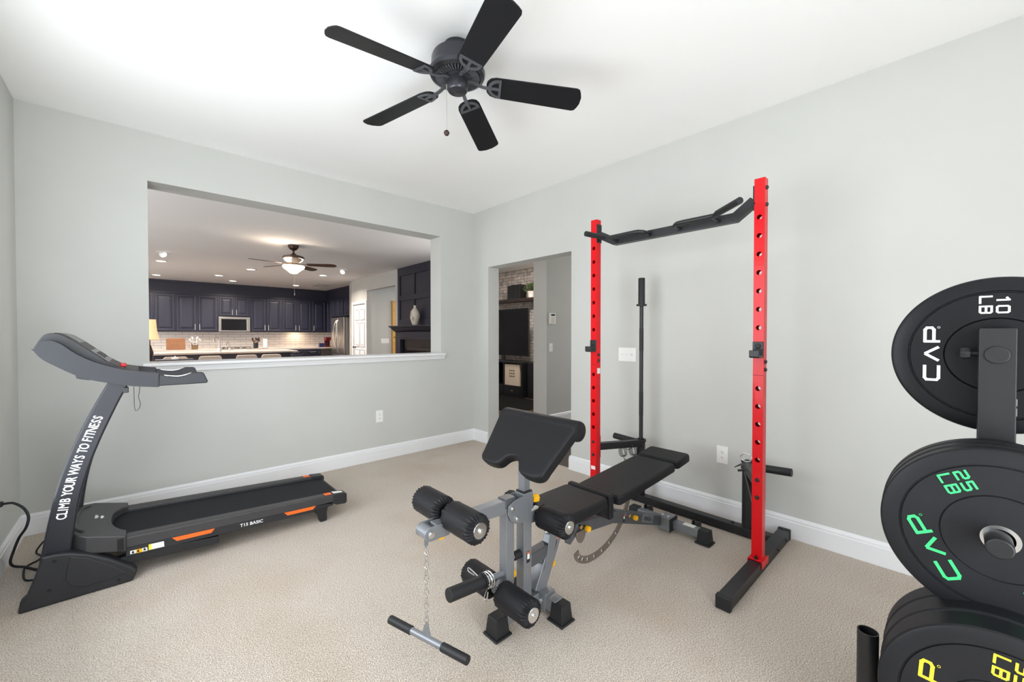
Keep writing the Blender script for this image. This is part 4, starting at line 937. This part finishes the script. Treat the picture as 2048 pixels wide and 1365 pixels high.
MB().bb(2.79, 2.85, UY[0]+.03, UY[1]-.03, .003, .058).build('rear_crossbar', 'black', rk, .003)
for yy in (.80, 1.70):
    MB().bb(2.785, 2.80, yy-.05, yy+.05, .01, .05).build('crossbar_plate', 'black', rk, .002)
MB().lathe([(.009, 0), (.009, .008), (.004, .012), (0, .012)], (2.82, .97, .058), seg=10).build('bolt', 'black', rk)
for xx in (2.72, 2.88): MB().lathe([(.011, 0), (.010, .005), (.007, .009), (0, .01)], (xx, UY[0]-.03, .032), (0, -1, 0), 12).build('bolt', 'black', rk)
# labels on the uprights
MB().bb(UX0-.0012, UX0, UY[1]-.018, UY[1]+.018, .29, .315).build('rating_label', 'label', rk)
MB().bb(UX0+.01, UX0+.045, UY[1]-HW-.0012, UY[1]-HW, .99, 1.03).build('maker_label', 'label', rk)
# pull-up bar: bent square tube
pb = [(UY[0]+.03, 1.995), (UY[0]+.125, 1.925), (UY[1]-.165, 1.925), (UY[1]-.03, 1.995)]
def offset_poly(P, h):
    out_t, out_b = [], []
    for i, p in enumerate(P):
        a = Vector(P[max(i-1, 0)]); b = Vector(P[min(i+1, len(P)-1)]); p = Vector(p)
        d0 = (p-a).normalized() if i else (b-p).normalized(); d1 = (b-p).normalized() if i < len(P)-1 else d0
        n0 = Vector((-d0.y, d0.x)); n1 = Vector((-d1.y, d1.x)); n = (n0+n1).normalized(); q = h/max(.3, n.dot(n0))
        out_t.append(tuple(p+n*q)); out_b.append(tuple(p-n*q))
    return out_t + out_b[::-1]
pbar = MB().prism(offset_poly(pb, .025), (0, 0, 0), (0, 1, 0), (0, 0, 1), (1, 0, 0), UX0, UX1).build('pull_up_bar', 'black', rk, .003)
for yy in (UY[0]+HW, UY[1]-HW-.006): MB().bb(UX0-.002, UX1+.002, yy, yy+.006, 1.94, 2.07).build('mounting_plate', 'black', pbar, .001)
for s, pts, gp in ((1, [(UX0, 1.155, 1.92), (2.385, 1.155, 1.925), (2.36, 1.135, 1.928), (2.352, 1.10, 1.93), (2.352, .93, 1.93), (2.34, .905, 1.932)], ((2.34, .905, 1.932), (2.19, .735, 1.932))),
                   (-1, [(UX0, 1.355, 1.92), (2.385, 1.355, 1.925), (2.36, 1.375, 1.928), (2.352, 1.41, 1.93), (2.352, 1.60, 1.93), (2.335, 1.625, 1.932)], ((2.335, 1.625, 1.932), (2.165, 1.645, 1.932)))):
    gr = MB().tube(catmull(pts, 8)+[gp[1]], .0135, 14).tube([(UX0, pts[4][1]+s*.0, 1.92), (2.352, pts[4][1], 1.93)], .0135, 14).build('grip_bar', 'black', rk)
    p0, p1 = Vector(gp[0]), Vector(gp[1]); MB().tube([p0+(p1-p0)*.08, p1, p1+(p1-p0).normalized()*.006], .0175, 18).build('grip_sleeve', 'rubber', gr)

# barbell standing in the storage tube
bbx, bby = 2.82, UY[1]-.165
br = thing('barbell', 'black barbell standing upright in the rear tube of the rack', 'barbell', (bbx, bby, .063))
MB().cyl((bbx, bby, .31), (bbx, bby, 1.50), .0145, seg=20).build('shaft', 'black', br)
MB().lathe([(0, .063), (.0245, .065), (.0245, .30), (.0265, .30), (.0265, .32), (0, .32)], (bbx, bby, 0), seg=24).build('sleeve', 'rubber', br)
MB().lathe([(.0245, 1.505), (.0245, 1.698), (.0225, 1.703), (0, 1.703)], (bbx, bby, 0), seg=24).lathe([(0, 1.492), (.038, 1.492), (.038, 1.505), (0, 1.505)], (bbx, bby, 0), seg=28).build('sleeve', 'rubber', br)
MB().cyl((bbx, bby, .66), (bbx, bby, .84), .0155, seg=20).build('knurling', 'rubber', br)
MB().cyl((bbx, bby, 1.15), (bbx, bby, 1.32), .0155, seg=20).build('knurling', 'rubber', br)
# spring clips hanging from the left arm
def spring(label, c, ax, m, group, R=.027, tilt=None):
    t = thing('spring_clip', label, 'barbell clip', c, group); ax = Vector(ax).normalized(); a = ax.orthogonal().normalized(); b = ax.cross(a); c = Vector(c)
    if tilt: a = Vector(tilt).normalized(); b = ax.cross(a)
    P = [c + ax*(k*.0009) + (a*math.cos(2*PI*k/14)+b*math.sin(2*PI*k/14))*R for k in range(-2, 38)]
    MB().tube(P, .0028, 8).build('coil', m, t)
    for q, sg in ((P[0], 1), (P[-1], 1)):
        u_ = (q-c); u_ = (u_-ax*u_.dot(ax)).normalized(); v_ = ax.cross(u_)*sg
        L = [q, q+u_*.02+v_*.006, q+u_*.07+v_*.012, q+u_*.078+v_*.004, q+u_*.07-v_*.004, q+u_*.03-v_*.002]
        MB().tube(catmull(L, 6), .0026, 8).build('handle', m, t)
    return t
spring('black spring clip hanging on the rack arm, nearer the red upright', (2.66, 1.694, .395), (.75, -.3, 0), 'black', 'spring clips on the rack arm', .034, (0, 0, -1))
spring('black spring clip hanging on the rack arm, nearer the barbell', (2.745, 1.66, .395), (.75, -.3, 0), 'black', 'spring clips on the rack arm', .034, (0, 0, -1))
# nylon strap with carabiner on the right storage tube
sx_, sy_ = 2.82, UY[0]+.165
sr_ = thing('nylon_strap', 'bunched black nylon strap with steel ring on the rear tube', 'strap', (sx_, sy_, .445))
sm = MB()
for k in range(7):
    a0 = k*.9; P = [(sx_+.055*math.cos(a0+t)*(1+.2*math.sin(3*t+k)), sy_+.05*math.sin(a0+t)+.01*k-.05, .458+.006*k*(1 if k < 4 else -.4)+.01*math.sin(2*t+k)) for t in [j*.35 for j in range(10)]]
    cp = catmull(P, 3)
    for j in range(len(cp)-1): sm.bar(cp[j], cp[j+1], .03, .003, (0, .15*k-.3, 1), .002)
sm.build('webbing', 'rubber', sr_)
MB().bar((sx_-.05, sy_-.05, .45), (sx_-.085, sy_+.03, .43), .03, .006, (0, 0, 1)).build('strap_tail', 'rubber', sr_)
MB().tube([(sx_-.03, sy_+.0+.033*math.cos(t), .505+.025*math.sin(t)) for t in [2*PI*k/24 for k in range(24)]], .004, 8, closed=True).build('steel_ring', 'chrome', sr_)

# ================================================================== WEIGHT BENCH WITH PREACHER PAD AND LEG DEVELOPER
bench = thing('weight_bench', 'black-padded weight bench with arm curl pad, foam rollers and grey frame', 'weight bench', (1.9, 1.31, 0))
BY = 1.31
def rect(mb, x0, x1, y0, y1, z0, z1): return mb.bb(x0, x1, y0, y1, z0, z1)
# front T-base: cross bar with two tapered feet and a nose foot under the leg developer
def rubber_foot(c, axis, L=.074, w=.074, name='rubber_foot'):
    """tapered boot; axis: 'x' or 'y'"""
    x, y = c; a, b = L/2, w/2; m_ = MB()
    t = .82; ht = .084; V = [(x-a, y-b, .008), (x+a, y-b, .008), (x+a, y+b, .008), (x-a, y+b, .008), (x-a*t, y-b*t, ht), (x+a*t, y-b*t, ht), (x+a*t, y+b*t, ht), (x-a*t, y+b*t, ht)]
    m_.add(V, [(0, 3, 2, 1), (4, 5, 6, 7), (0, 1, 5, 4), (1, 2, 6, 5), (2, 3, 7, 6), (3, 0, 4, 7)])
    m_.bb(x-a-.008, x+a+.008, y-b-.008, y+b+.008, 0, .010)
    return m_.build(name, 'rubber', bench, .004)
FXB = 1.375
MB().bb(FXB-.028, FXB+.028, 1.19, 1.43, .03, .088).build('front_cross_bar', 'steelgrey', bench, .004)
rubber_foot((FXB, 1.180), 'y'); rubber_foot((FXB, 1.425), 'y')
MB().bb(1.14, FXB, BY-.028, BY+.028, .03, .088).build('front_nose_bar', 'steelgrey', bench, .004)
rubber_foot((1.112, BY-.004), 'x')
cl = MB().bb(FXB-.034, FXB+.034, 1.245, 1.30, .022, .096).build('base_clamp', 'steelgrey', bench, .003)
MB().lathe([(.012, 0), (.011, .006), (.006, .009), (0, .009)], (FXB-.034, 1.272, .06), (-1, 0, 0), 6).build('bolt', 'chrome', cl)
# main post, sleeve, telescoping curl post
PX0, PX1 = 1.247, 1.297
MB().bb(PX0, PX1, BY-.025, BY+.025, .075, .545).build('main_post', 'steelgrey', bench, .004)
slv = MB().bb(PX0-.005, PX1+.005, BY-.03, BY+.03, .49, .57).build('post_sleeve', 'steelgrey', bench, .004)
MB().bb(PX0-.001, PX1+.001, BY-.026, BY+.026, .568, .577).build('collar', 'black', slv, .002)
MB().bb(PX0+.006, PX1-.006, BY-.019, BY+.019, .55, .78).build('curl_post', 'steelgrey', bench, .003)
def knob(c, ax, m='yellow', r=.018, name='adjusting_knob', par=None, L=.022):
    def fn(rr, h, t): return rr*(1+.07*math.cos(6*t)) if rr > .012 else rr
    return MB().lathe([(.006, -.018), (.006, 0), (r*.9, .0), (r, .005), (r, L-.004), (r*.85, L), (0, L)], c, ax, 24, fn=fn).build(name, m, par or bench)
knob((PX1+.022, BY-.006, .525), (1, -.35, 0), L=.03)
# hinge plates between post and leg developer
for s in (-1, 1):
    y0 = BY + s*.031
    pl = [(PX0+.02, .565), (PX0+.02, .45), (PX0-.045, .45), (PX0-.085, .475), (PX0-.102, .51), (PX0-.098, .545), (PX0-.06, .56)]
    hp = MB().xz(pl, y0-.0025, y0+.0025).build('hinge_plate', 'steelgrey', bench, .002)
    for x, z in ((PX0-.078, .528), (PX0-.052, .478)):
        MB().lathe([(.012, 0), (.012, .005), (.007, .005), (.007, .011), (0, .011)], (x, y0+s*.0025, z), (0, s, 0), 6).build('bolt', 'chrome', hp)
# leg developer: upright arm + horizontal arm
ld = MB().bb(1.145, 1.191, BY-.024, BY+.024, .20, .545).build('leg_developer_arm', 'steelgrey', bench, .004)
ha = MB().xz([(.80, .524), (.80, .572), (1.14, .566), (1.195, .566), (1.195, .515), (1.145, .510)], BY-.023, BY+.023).build('curl_arm', 'steelgrey', bench, .004)
MB().bb(1.138, 1.197, BY-.0255, BY+.0255, .53, .572).build('arm_cap', 'darkgrey', ha, .003)
for s in (-1, 1):
    y0 = BY+s*.031; cpts = [(.772+.026*math.cos(t), .549+.026*math.sin(t)) for t in [PI/2+PI*k/10 for k in range(11)]]
    cp_ = MB().xz(cpts + [(.85, .523), (.86, .547), (.85, .575)], y0-.0025, y0+.0025).build('clevis_plate', 'steelgrey', bench, .0015)
    MB().lathe([(.013, 0), (.013, .004), (.009, .004), (.009, .010), (0, .010)], (.772, y0+s*.0025, .549), (0, s, 0), 16).build('bolt', 'chrome', cp_)
MB().cyl((.772, BY-.028, .549), (.772, BY+.028, .549), .024, seg=28).build('bushing', 'steelgrey', bench)
knob((.832, BY, .526), (0, 0, -1), r=.019, L=.02)
MB().xz([(.762, .555), (.782, .555), (.78, .50), (.772, .484), (.764, .50)], BY-.002, BY+.002).build('hook_plate', 'steelgrey', bench, .001)
# rollers
def roller(x, z, y0, y1, outer, r=.0535):
    """foam roller between y0 and y1; outer: +1/-1 side carrying the steel washer"""
    L = y1-y0; n = 26
    def fn(rr, h, t):
        e = min(h, L-h); k = max(0, 1-e/.03); return rr*(1 + .085*k*math.cos(n*t) + .03*k*math.cos(11*t+1.3)) if rr > .02 else rr
    prof = [(0, .010), (.022, .006), (.034, .0), (.043, .004), (.051, .012), (.053, .022), (r, .035), (r*1.01, L/2), (r, L-.035), (.053, L-.022), (.051, L-.012), (.043, L-.004), (.034, L), (.022, L-.006), (0, L-.010)]
    ro = MB().lathe(prof, (x, y0, z), (0, 1, 0), 104, fn=fn).build('foam_roller', 'vinyl', bench, smooth=50)
    ye = y1 if outer > 0 else y0
    wa = MB().lathe([(0, -.004), (.0275, -.004), (.029, -.002), (.0275, .001), (0, .001)], (x, ye, z), (0, outer, 0), 32).build('washer', 'chrome', ro)
    MB().lathe([(.009, 0), (.009, .006), (.005, .008), (0, .008)], (x, ye+outer*.001, z), (0, outer, 0), 6).build('bolt', 'chrome', wa)
    return ro
for x, z, a0, a1, b0, b1 in ((.868, .590, 1.112, 1.295, 1.325, 1.508), (1.115, .187, 1.095, 1.285, 1.335, 1.515), (1.350, .447, 1.110, 1.280, 1.34, 1.51)):
    MB().cyl((x, a0-.0, z), (x, b1+.0, z), .0125, seg=16).build('roller_axle', 'steelgrey', bench)
    roller(x, z, a0, a1, -1); roller(x, z, b0, b1, 1)
MB().bb(.85, .886, BY-.022, BY+.022, .556, .60).build('axle_saddle', 'steelgrey', bench, .003)
MB().bb(1.098, 1.16, BY-.022, BY+.022, .175, .215).build('axle_saddle', 'steelgrey', bench, .003)
MB().bb(1.297, 1.365, BY-.02, BY+.02, .42, .475).build('axle_saddle', 'steelgrey', bench, .003)
# weight peg
pg = MB().cyl((1.148, BY, .246), (1.03, BY, .256), .0125).build('peg_rod', 'steelgrey', bench)
MB().cyl((1.035, BY, .2555), (.868, BY, .270), .0262, seg=28).build('weight_peg', 'rubber', bench, .003, bang=60)
MB().cyl((1.040, BY, .255), (1.034, BY, .2555), .034, seg=28).build('peg_flange', 'black', bench)
# bumper stop and knob on the post
MB().cyl((1.19, BY, .296), (1.21, BY, .296), .012).build('stop_rod', 'steelgrey', bench)
MB().cyl((1.207, BY, .296), (1.247, BY, .296), .0185, seg=24).build('rubber_stop', 'rubber', bench, .003, bang=60)
knob((1.20, BY+.01, .215), (1, .2, 0))
def wlabel(x0, x1, z0, z1, y, par=None):
    l_ = MB().bb(x0, x1, y-.0012, y, z0, z1).build('warning_label', 'blackink', par or bench)
    MB().bb(x0+.001, x1-.001, y-.0016, y-.001, z1-.009, z1-.002).build('label_band', 'redfoam', l_)
    MB().bb(x0+.003, x1-.003, y-.0016, y-.001, z0+.016, z1-.011).build('label_sign', 'label', l_)
wlabel(1.264, 1.284, .255, .305, BY-.025)
# cross tube and diagonal leg
MB().bar((PX1, BY, .250), (1.46, BY, .262), .048, .058).build('cross_tube', 'darkgrey', bench, .003)
dg = MB().bar((1.352, BY, .088), (1.512, BY, .395), .05, .072, (1, 0, 0)).build('diagonal_leg', 'steelgrey', bench, .004)
for s in (-1,):
    y0 = BY+s*.0265
    sp_ = MB().xz([(1.418, .345), (1.48, .365), (1.43, .19), (1.375, .175)], y0-.0015, y0+.0015).build('side_plate', 'steelgrey', bench, .001)
for x, z in ((1.430, .335), (1.378, .215)): MB().lathe([(.012, 0), (.011, .006), (.006, .009), (0, .009)], (x-.005, BY, z), (-1, 0, .45), 14).build('bolt', 'chrome', dg)
d_ = (Vector((1.485, 0, .40))-Vector((1.335, 0, .09))).normalized(); nrm_ = Vector((d_.z, 0, -d_.x))
lb = Vector((1.452, BY-.0255, .265))
MB().prism([(-.055, -.014), (.03, -.014), (.03, .006), (-.055, .006)], lb, d_, nrm_, (0, -1, 0), 0, .0008).build('caution_text_panel', 'darkgrey', dg)
tx = text_obj('WARNING', .011, 'blackink', dg, lb + d_*-.01 + nrm_*-.001 + Vector((0, -.0012, 0)), d_, Vector((0, -1, 0)).cross(d_), extrude=.0002)
MB().prism([(.035, -.014), (.052, -.014), (.052, .006), (.035, .006)], lb, d_, nrm_, (0, -1, 0), 0, .001).build('caution_tag', 'redfoam', dg)
knob((1.515, BY+.005, .30), (1, .1, -.1)); knob((1.455, BY+.005, .17), (1, .1, -.1))
# main spine: descending rectangular tube
spn = [(1.44, .405), (1.60, .325), (1.96, .285), (2.02, .268), (2.52, .088), (2.50, .032), (1.99, .205), (1.94, .222), (1.60, .262), (1.46, .33)]
spo = MB().xz(spn, BY-.027, BY+.027).build('spine', 'darkgrey', bench, .004)
MB().xz([(1.52, .40), (1.60, .40), (1.615, .325), (1.60, .262), (1.56, .235), (1.52, .26)], BY-.032, BY-.027).build('seat_bracket', 'darkgrey', spo, .002)
wlabel(1.50, 1.52, .292, .335, BY-.0273, spo); wlabel(2.035, 2.052, .20, .24, BY-.0273, spo)
MB().prism([(0, 0), (.14, 0), (.14, .050), (0, .050)], (2.235, BY-.0273, .136), (.94, 0, -.335), (.335, 0, .94), (0, -1, 0), 0, .0008).build('brand_plate', 'steelgrey', spo)
text_obj('HitGo', .026, 'blackink', spo, (2.309, BY-.0285, .136), (.94, 0, -.335), (.335, 0, .94), extrude=.0003, bold=.0006)
knob((2.112, BY-.05, .212), (0, -1, 0), r=.014); knob((1.662, BY-.05, .294), (0, -1, 0), r=.015)
for x, z in ((2.112, .212), (1.662, .294), (2.08, .228), (1.63, .305)): MB().cyl((x, BY-.027, z), (x, BY-.045, z), .010, seg=14).build('knob_collar', 'chrome', spo)
MB().bb(2.475, 2.57, BY-.085, BY-.010, .02, .098).build('rear_clamp', 'steelgrey', bench, .003)
MB().bb(2.473, 2.572, BY-.091, BY-.085, .018, .1).build('clamp_edge', 'black', bench, .001)
for y in (BY-.066, BY-.026): MB().lathe([(.011, 0), (.011, .008), (.006, .010), (0, .012)], (2.50, y, .098), seg=6).build('bolt', 'chrome', bench)
MB().bb(2.512, 2.562, 1.05, 1.48, .028, .078).build('rear_cross_bar', 'steelgrey', bench, .004)
MB().bb(2.517, 2.557, 1.09, 1.16, .0782, .079).build('paper_label', 'label', bench)
rubber_foot((2.537, 1.030), 'y'); rubber_foot((2.537, 1.503), 'y')
for y in (1.10, 1.43):
    MB().bb(2.56, 2.60, y-.022, y-.016, .04, .10).bb(2.56, 2.60, y+.016, y+.022, .04, .10).build('wheel_fork', 'black', bench, .002)
    MB().cyl((2.595, y-.014, .055), (2.595, y+.014, .055), .032, seg=28).build('wheel', 'rubber', bench, .004, bang=60)
# curved adjusting arc with numbered notches
ac = [(x_+.028, z_) for x_, z_ in [(1.612, .160), (1.625, .128), (1.664, .102), (1.72, .086), (1.80, .085), (1.885, .103), (1.965, .14), (2.03, .195), (2.08, .262), (2.11, .33), (2.125, .40)]]
acs = cat2(ac, 6); hwA = .019; L_, R_ = [], []
for i, p in enumerate(acs):
    a, b = Vector(acs[max(i-1, 0)]), Vector(acs[min(i+1, len(acs)-1)]); d2 = (b-a).normalized(); n2 = Vector((-d2.y, d2.x)); q = Vector(p)
    L_.append(tuple(q+n2*hwA)); R_.append(tuple(q-n2*hwA))
arcm = MB()
k = len(L_); pts = L_ + R_[::-1]
for y0, y1 in ((BY-.006, BY+.0),):
    V_ = [(x, y0, z) for x, z in L_] + [(x, y0, z) for x, z in R_] + [(x, y1, z) for x, z in L_] + [(x, y1, z) for x, z in R_]
    F_ = []
    for i in range(k-1):
        F_ += [(i, i+1, k+i+1, k+i), (2*k+i, 3*k+i, 3*k+i+1, 2*k+i+1), (i, 2*k+i, 2*k+i+1, i+1), (k+i, k+i+1, 3*k+i+1, 3*k+i)]
    F_ += [(0, k, 3*k, 2*k), (k-1, 3*k-1, 4*k-1, 2*k-1)]
    arcm.add(V_, F_)
ao = arcm.build('adjusting_arc', 'tan', bench, .0015)
nt_ = MB(); nk = MB()
for i in range(6, k-4, 5):
    a, b = Vector(acs[i-1]), Vector(acs[i+1]); d2 = (b-a).normalized(); n2 = Vector((-d2.y, d2.x)); q = Vector(acs[i])
    D3, N3 = Vector((d2.x, 0, d2.y)), Vector((n2.x, 0, n2.y))
    MB().bar(Vector((q.x, BY-.0068, q.y))-N3*.004, Vector((q.x, BY-.0068, q.y))+N3*.011, .001, .005, (D3.x, 0, D3.z)).build('notch', 'label', ao)
    text_obj(str(85-int((i-6)/5)*10)+'°', .008, 'blackink', ao, (q.x+D3.x*.013, BY-.0072, q.y+D3.z*.013), D3, N3, extrude=.0002, name='degree_mark')
MB().xz(cat2([(1.598, .285), (1.597, .265), (1.612, .235), (1.638, .222), (1.66, .236), (1.672, .262), (1.668, .285)], 5), BY-.04, BY-.034).build('seat_arc', 'tan', bench, .0015)
# pads
def pad(name, x0, x1, z0, z1, y0, y1, th, par=None, taper=0.0, bev=.014):
    """pad whose top runs from (x0,z0) to (x1,z1); th thickness"""
    d = Vector((x1-x0, 0, z1-z0)); L = d.length; d.normalize(); n = Vector((-d.z, 0, d.x)); o = Vector((x0, (y0+y1)/2, z0)); W = (y1-y0)/2; r = .028
    pts = []
    for cx_, cy_, a0 in ((L-r, W-r-taper, 0), (r, W-r, PI/2), (r, -W+r, PI), (L-r, -W+r+taper, 1.5*PI)):
        pts += [(cx_+r*math.cos(a0+t*PI/8), cy_+r*math.sin(a0+t*PI/8)) for t in range(5)]
    return MB().prism(pts, o, d, (0, 1, 0), n, -th, 0).build(name, 'vinyl', par or bench, bev, 4, smooth=40, bang=55)
st_ = pad('seat', 1.385, 1.735, .452, .455, 1.17, 1.45, .055)
MB().xz([(1.66, .42), (1.745, .42), (1.778, .455), (1.778, .335), (1.745, .335)], 1.18, 1.44).build('seat_tail', 'vinyl', bench, .010, 3)
MB().bb(1.738, 1.776, 1.17, 1.45, .335, .462).build('seat_back_edge', 'vinyl', bench, .012, 4)
pad('back_pad', 1.825, 2.45, .432, .474, 1.17, 1.45, .052)
pad('head_pad', 2.462, 2.64, .480, .500, 1.165, 1.445, .052)
# seat carriage and back frame under the pads
MB().bb(1.44, 1.72, BY-.035, BY-.022, .375, .40).bb(1.44, 1.72, BY+.022, BY+.035, .375, .40).build('seat_rail', 'black', bench, .002)
MB().xz([(1.80, .375), (2.40, .41), (2.40, .385), (1.80, .345)], BY-.03, BY+.03).build('back_rail', 'black', bench, .003)
MB().bar((1.98, BY, .26), (1.85, BY, .37), .04, .03).build('back_pivot', 'darkgrey', bench, .003)
MB().bb(2.08, 2.16, BY-.04, BY+.04, .36, .41).build('arc_mount', 'black', bench, .003)
# preacher pad
o_ = Vector((1.158, BY-.005, .697)); dv = Vector((.172, 0, .188)).normalized(); nv_ = Vector((-dv.z, 0, dv.x)); yv = Vector((0, 1, 0))
PL = .255
right = [(.035, .0), (.045, .052), (.042, .056)]
WS = 1.05; outl = cat2([(-.19, .055), (-.183, .02), (-.155, .002), (-.10, .0), (-.062, .012), (-.035, .048), (0, .062), (.035, .048), (.062, .012), (.10, .0), (.155, .002), (.183, .02), (.19, .055)], 5)
outl = [(a*WS, b) for a, b in outl] + [(.236, PL-.02), (.236, PL+.012), (-.236, PL+.012), (-.236, PL-.02)]
MB().prism(outl, o_, yv, dv, nv_, -.056, 0).build('arm_curl_pad', 'vinyl', bench, .015, 4, smooth=40, bang=50)
rc_ = o_ + dv*(PL+.008) - nv_*.043
MB().lathe([(0, -.237), (.036, -.237), (.042, -.233), (.0445, -.224), (.0445, .224), (.042, .233), (.036, .237), (0, .237)], rc_, (0, 1, 0), 40).build('curl_pad_roll', 'vinyl', bench)
MB().bar((1.272, BY, .70), o_+dv*.13-nv_*.052, .06, .04, (1, 0, 0)).build('pad_bracket', 'black', bench, .003)
# curl bar hanging from the hook by a chain
cbx, cby, cbz = .772, BY, .152
hb = thing('curl_bar', 'short grey bar with black sleeves hanging on a chain below the bench arm', 'curl bar', (cbx, cby, cbz))
bd = Vector((.102, -.364, 0)).normalized(); c_ = Vector((cbx, cby, cbz))
MB().cyl(c_-bd*.10, c_+bd*.10, .0125, seg=24).build('bar', 'steelgrey', hb)
for s in (-1, 1): MB().cyl(c_+bd*s*.075, c_+bd*s*.194, .0155, seg=24).build('grip_sleeve', 'rubber', hb, .003, bang=60)
MB().prism([(-.022, .008), (.022, .008), (.007, .058), (.0, .063), (-.007, .058)], c_, bd, (0, 0, 1), bd.cross(Vector((0, 0, 1))), -.0025, .0025).build('bracket', 'steelgrey', hb, .001)
# chain links between z .215 and .485
zt_, zb_ = .492, .207; nl = 11; pitch = (zt_-zb_)/nl
for i in range(nl):
    zc = zt_-pitch*(i+.5); hl = pitch*.5+.0035; wv = .0075; a_ = math.radians(35 if i % 2 else 125)
    u_ = Vector((math.cos(a_), math.sin(a_), 0)); P = []
    for k in range(20):
        t = 2*PI*k/20; P.append(Vector((cbx-.0, cby, zc)) + u_*wv*math.cos(t) + Vector((0, 0, 1))*(hl*math.sin(t)*1.0))
    MB().tube(P, .0019, 6, closed=True).build('chain_link', 'chrome', hb)
clip = spring('steel spring clip on the weight peg of the bench', (1.043, BY, .2545), (1, 0, -.06), 'chrome', None, .0315, (0, .62, .78))

# ================================================================== WEIGHT TREE AND BUMPER PLATES
wt_ = thing('weight_tree', 'black weight tree with rectangular post carrying the bumper plates', 'weight rack', (1.78, -.075, 0))
MB().bb(1.75, 1.815, -.109, -.039, .06, 1.289).build('post', 'black', wt_, .003)
MB().bb(1.40, 2.25, -.11, -.038, .005, .06).build('base_bar', 'black', wt_, .004)
for xx in (1.62, 1.95): MB().bb(xx-.03, xx+.03, -.30, .21, .003, .055).build('base_bar', 'black', wt_, .004)
for z_, x_ in ((.757, 1.515), (.362, 1.40)):
    MB().cyl((1.752, -.073, z_), (x_, -.073, z_), .0242, seg=32).build('peg', 'black', wt_, .004, bang=60)
    MB().cyl((1.813, -.073, z_), (2.03, -.073, z_), .0242, seg=32).build('peg', 'black', wt_, .004, bang=60)
pg10 = MB().cyl((1.745, -.0735, 1.215), (2.02, -.0735, 1.215), .0242, seg=36).build('peg', 'black', wt_, .003, bang=60)
pk = MB().cyl((1.782, -.039, 1.217), (1.782, -.020, 1.217), .006, seg=12).build('pin', 'chrome', wt_)
knob((1.782, -.024, 1.217), (0, 1, 0), 'rubber', .016, 'adjusting_knob', wt_, .02)
def holder(x, y):
    h_ = MB().pipe((x, y, .03), (x, y, .375), .0255, .0225, 36).build('barbell_holder', 'black', wt_)
    MB().cyl((x, y, .003), (x, y, .2), .034, .027, seg=28, cap=False).build('holder_sleeve', 'black', h_)
holder(1.62, .175); holder(1.62, -.325)

def plate10(name, label, x, thick, wlb, ink, rot, cy, cz, group=None, show=True, R=.225, m='plate'):
    t = thing(name, label, 'weight plate', (x, cy, cz), group)
    hub = .0255
    prof = [(hub, thick), (hub, .004), (.029, .0), (.104, .0), (.106, .0025), (.108, .0), (.180, .0), (.1815, .003), (.1845, .003), (.186, -.003), (.216, -.003), (.222, .0), (R, .005), (R, thick-.005), (.222, thick), (.186, thick), (hub, thick)]
    ref = (0, 0, 1)
    b = MB().lathe(prof, (x, cy, cz), (1, 0, 0), 128).build('disc', m, t, smooth=30)
    MB().pipe((x-.002, cy, cz), (x+.02, cy, cz), .0345, .0255, 40).build('hub_ring', 'chrome' if show == 2 else m, t)
    if show:
        for a_ in (rot, rot+PI):
            # local frame on the face: s to the viewer's right (-y), u up
            def fr(s, u):
                c_, s_ = math.cos(a_), math.sin(a_); return Vector((x-.0005, cy-(s*c_-u*s_), cz+(s*s_+u*c_)))
            o0 = fr(0, 0); S = (fr(1, 0)-o0); U = (fr(0, 1)-o0); n_ = Vector((-1, 0, 0))
            mb = MB(); stroke_text(mb, 'CAP', fr(-.132, .0), U, -S, n_, .050, .038, .0095, .0075)
            mb.build('brand_lettering', ink, t, smooth=0)
            mr = MB(); mr.tube([fr(-.1175+.0028*math.cos(q), .0815+.0028*math.sin(q)) for q in [2*PI*k/14 for k in range(14)]], .0005, 4, closed=True)
            mr.build('registered_mark', ink, t)
            mb = MB()
            stroke_text(mb, wlb, fr(.009, .146), -U, S, n_, .0235, .027, .005, .0048)
            stroke_text(mb, 'LB', fr(-.0235, .146), -U, S, n_, .0235, .027, .005, .0048)
            mb.build('weight_lettering', ink, t, smooth=0)
    return t
plate10('weight_plate', 'large black bumper plate with white 10 LB lettering, topmost on the tree', 1.822, .03, '10', 'ink', 0, -.077, 1.2125, m='plate_dark')
plate10('weight_plate', 'black bumper plate with green 25 LB lettering facing the room', 1.590, .050, '25', 'green', math.radians(28), -.077, .757, None, 2)
plate10('weight_plate', 'black bumper plate squeezed directly behind the green-lettered one', 1.645, .048, '25', 'green', 0, -.074, .757, 'plates hidden behind the green-lettered plate', 0)
plate10('weight_plate', 'black bumper plate on the middle peg touching the post', 1.698, .046, '25', 'green', 0, -.072, .757, 'plates hidden behind the green-lettered plate', 0)
plate10('weight_plate', 'black bumper plate with yellow 35 LB lettering, lowest on the tree', 1.452, .078, '35', 'yink', math.radians(-4), -.088, .361, None, 2)
plate10('weight_plate', 'thick black bumper plate just behind the yellow-lettered one', 1.535, .075, '35', 'yink', 0, -.086, .361, 'plates hidden behind the yellow-lettered plate', 0)
plate10('weight_plate', 'thick black bumper plate on the lowest peg touching the post', 1.616, .075, '35', 'yink', 0, -.084, .361, 'plates hidden behind the yellow-lettered plate', 0)
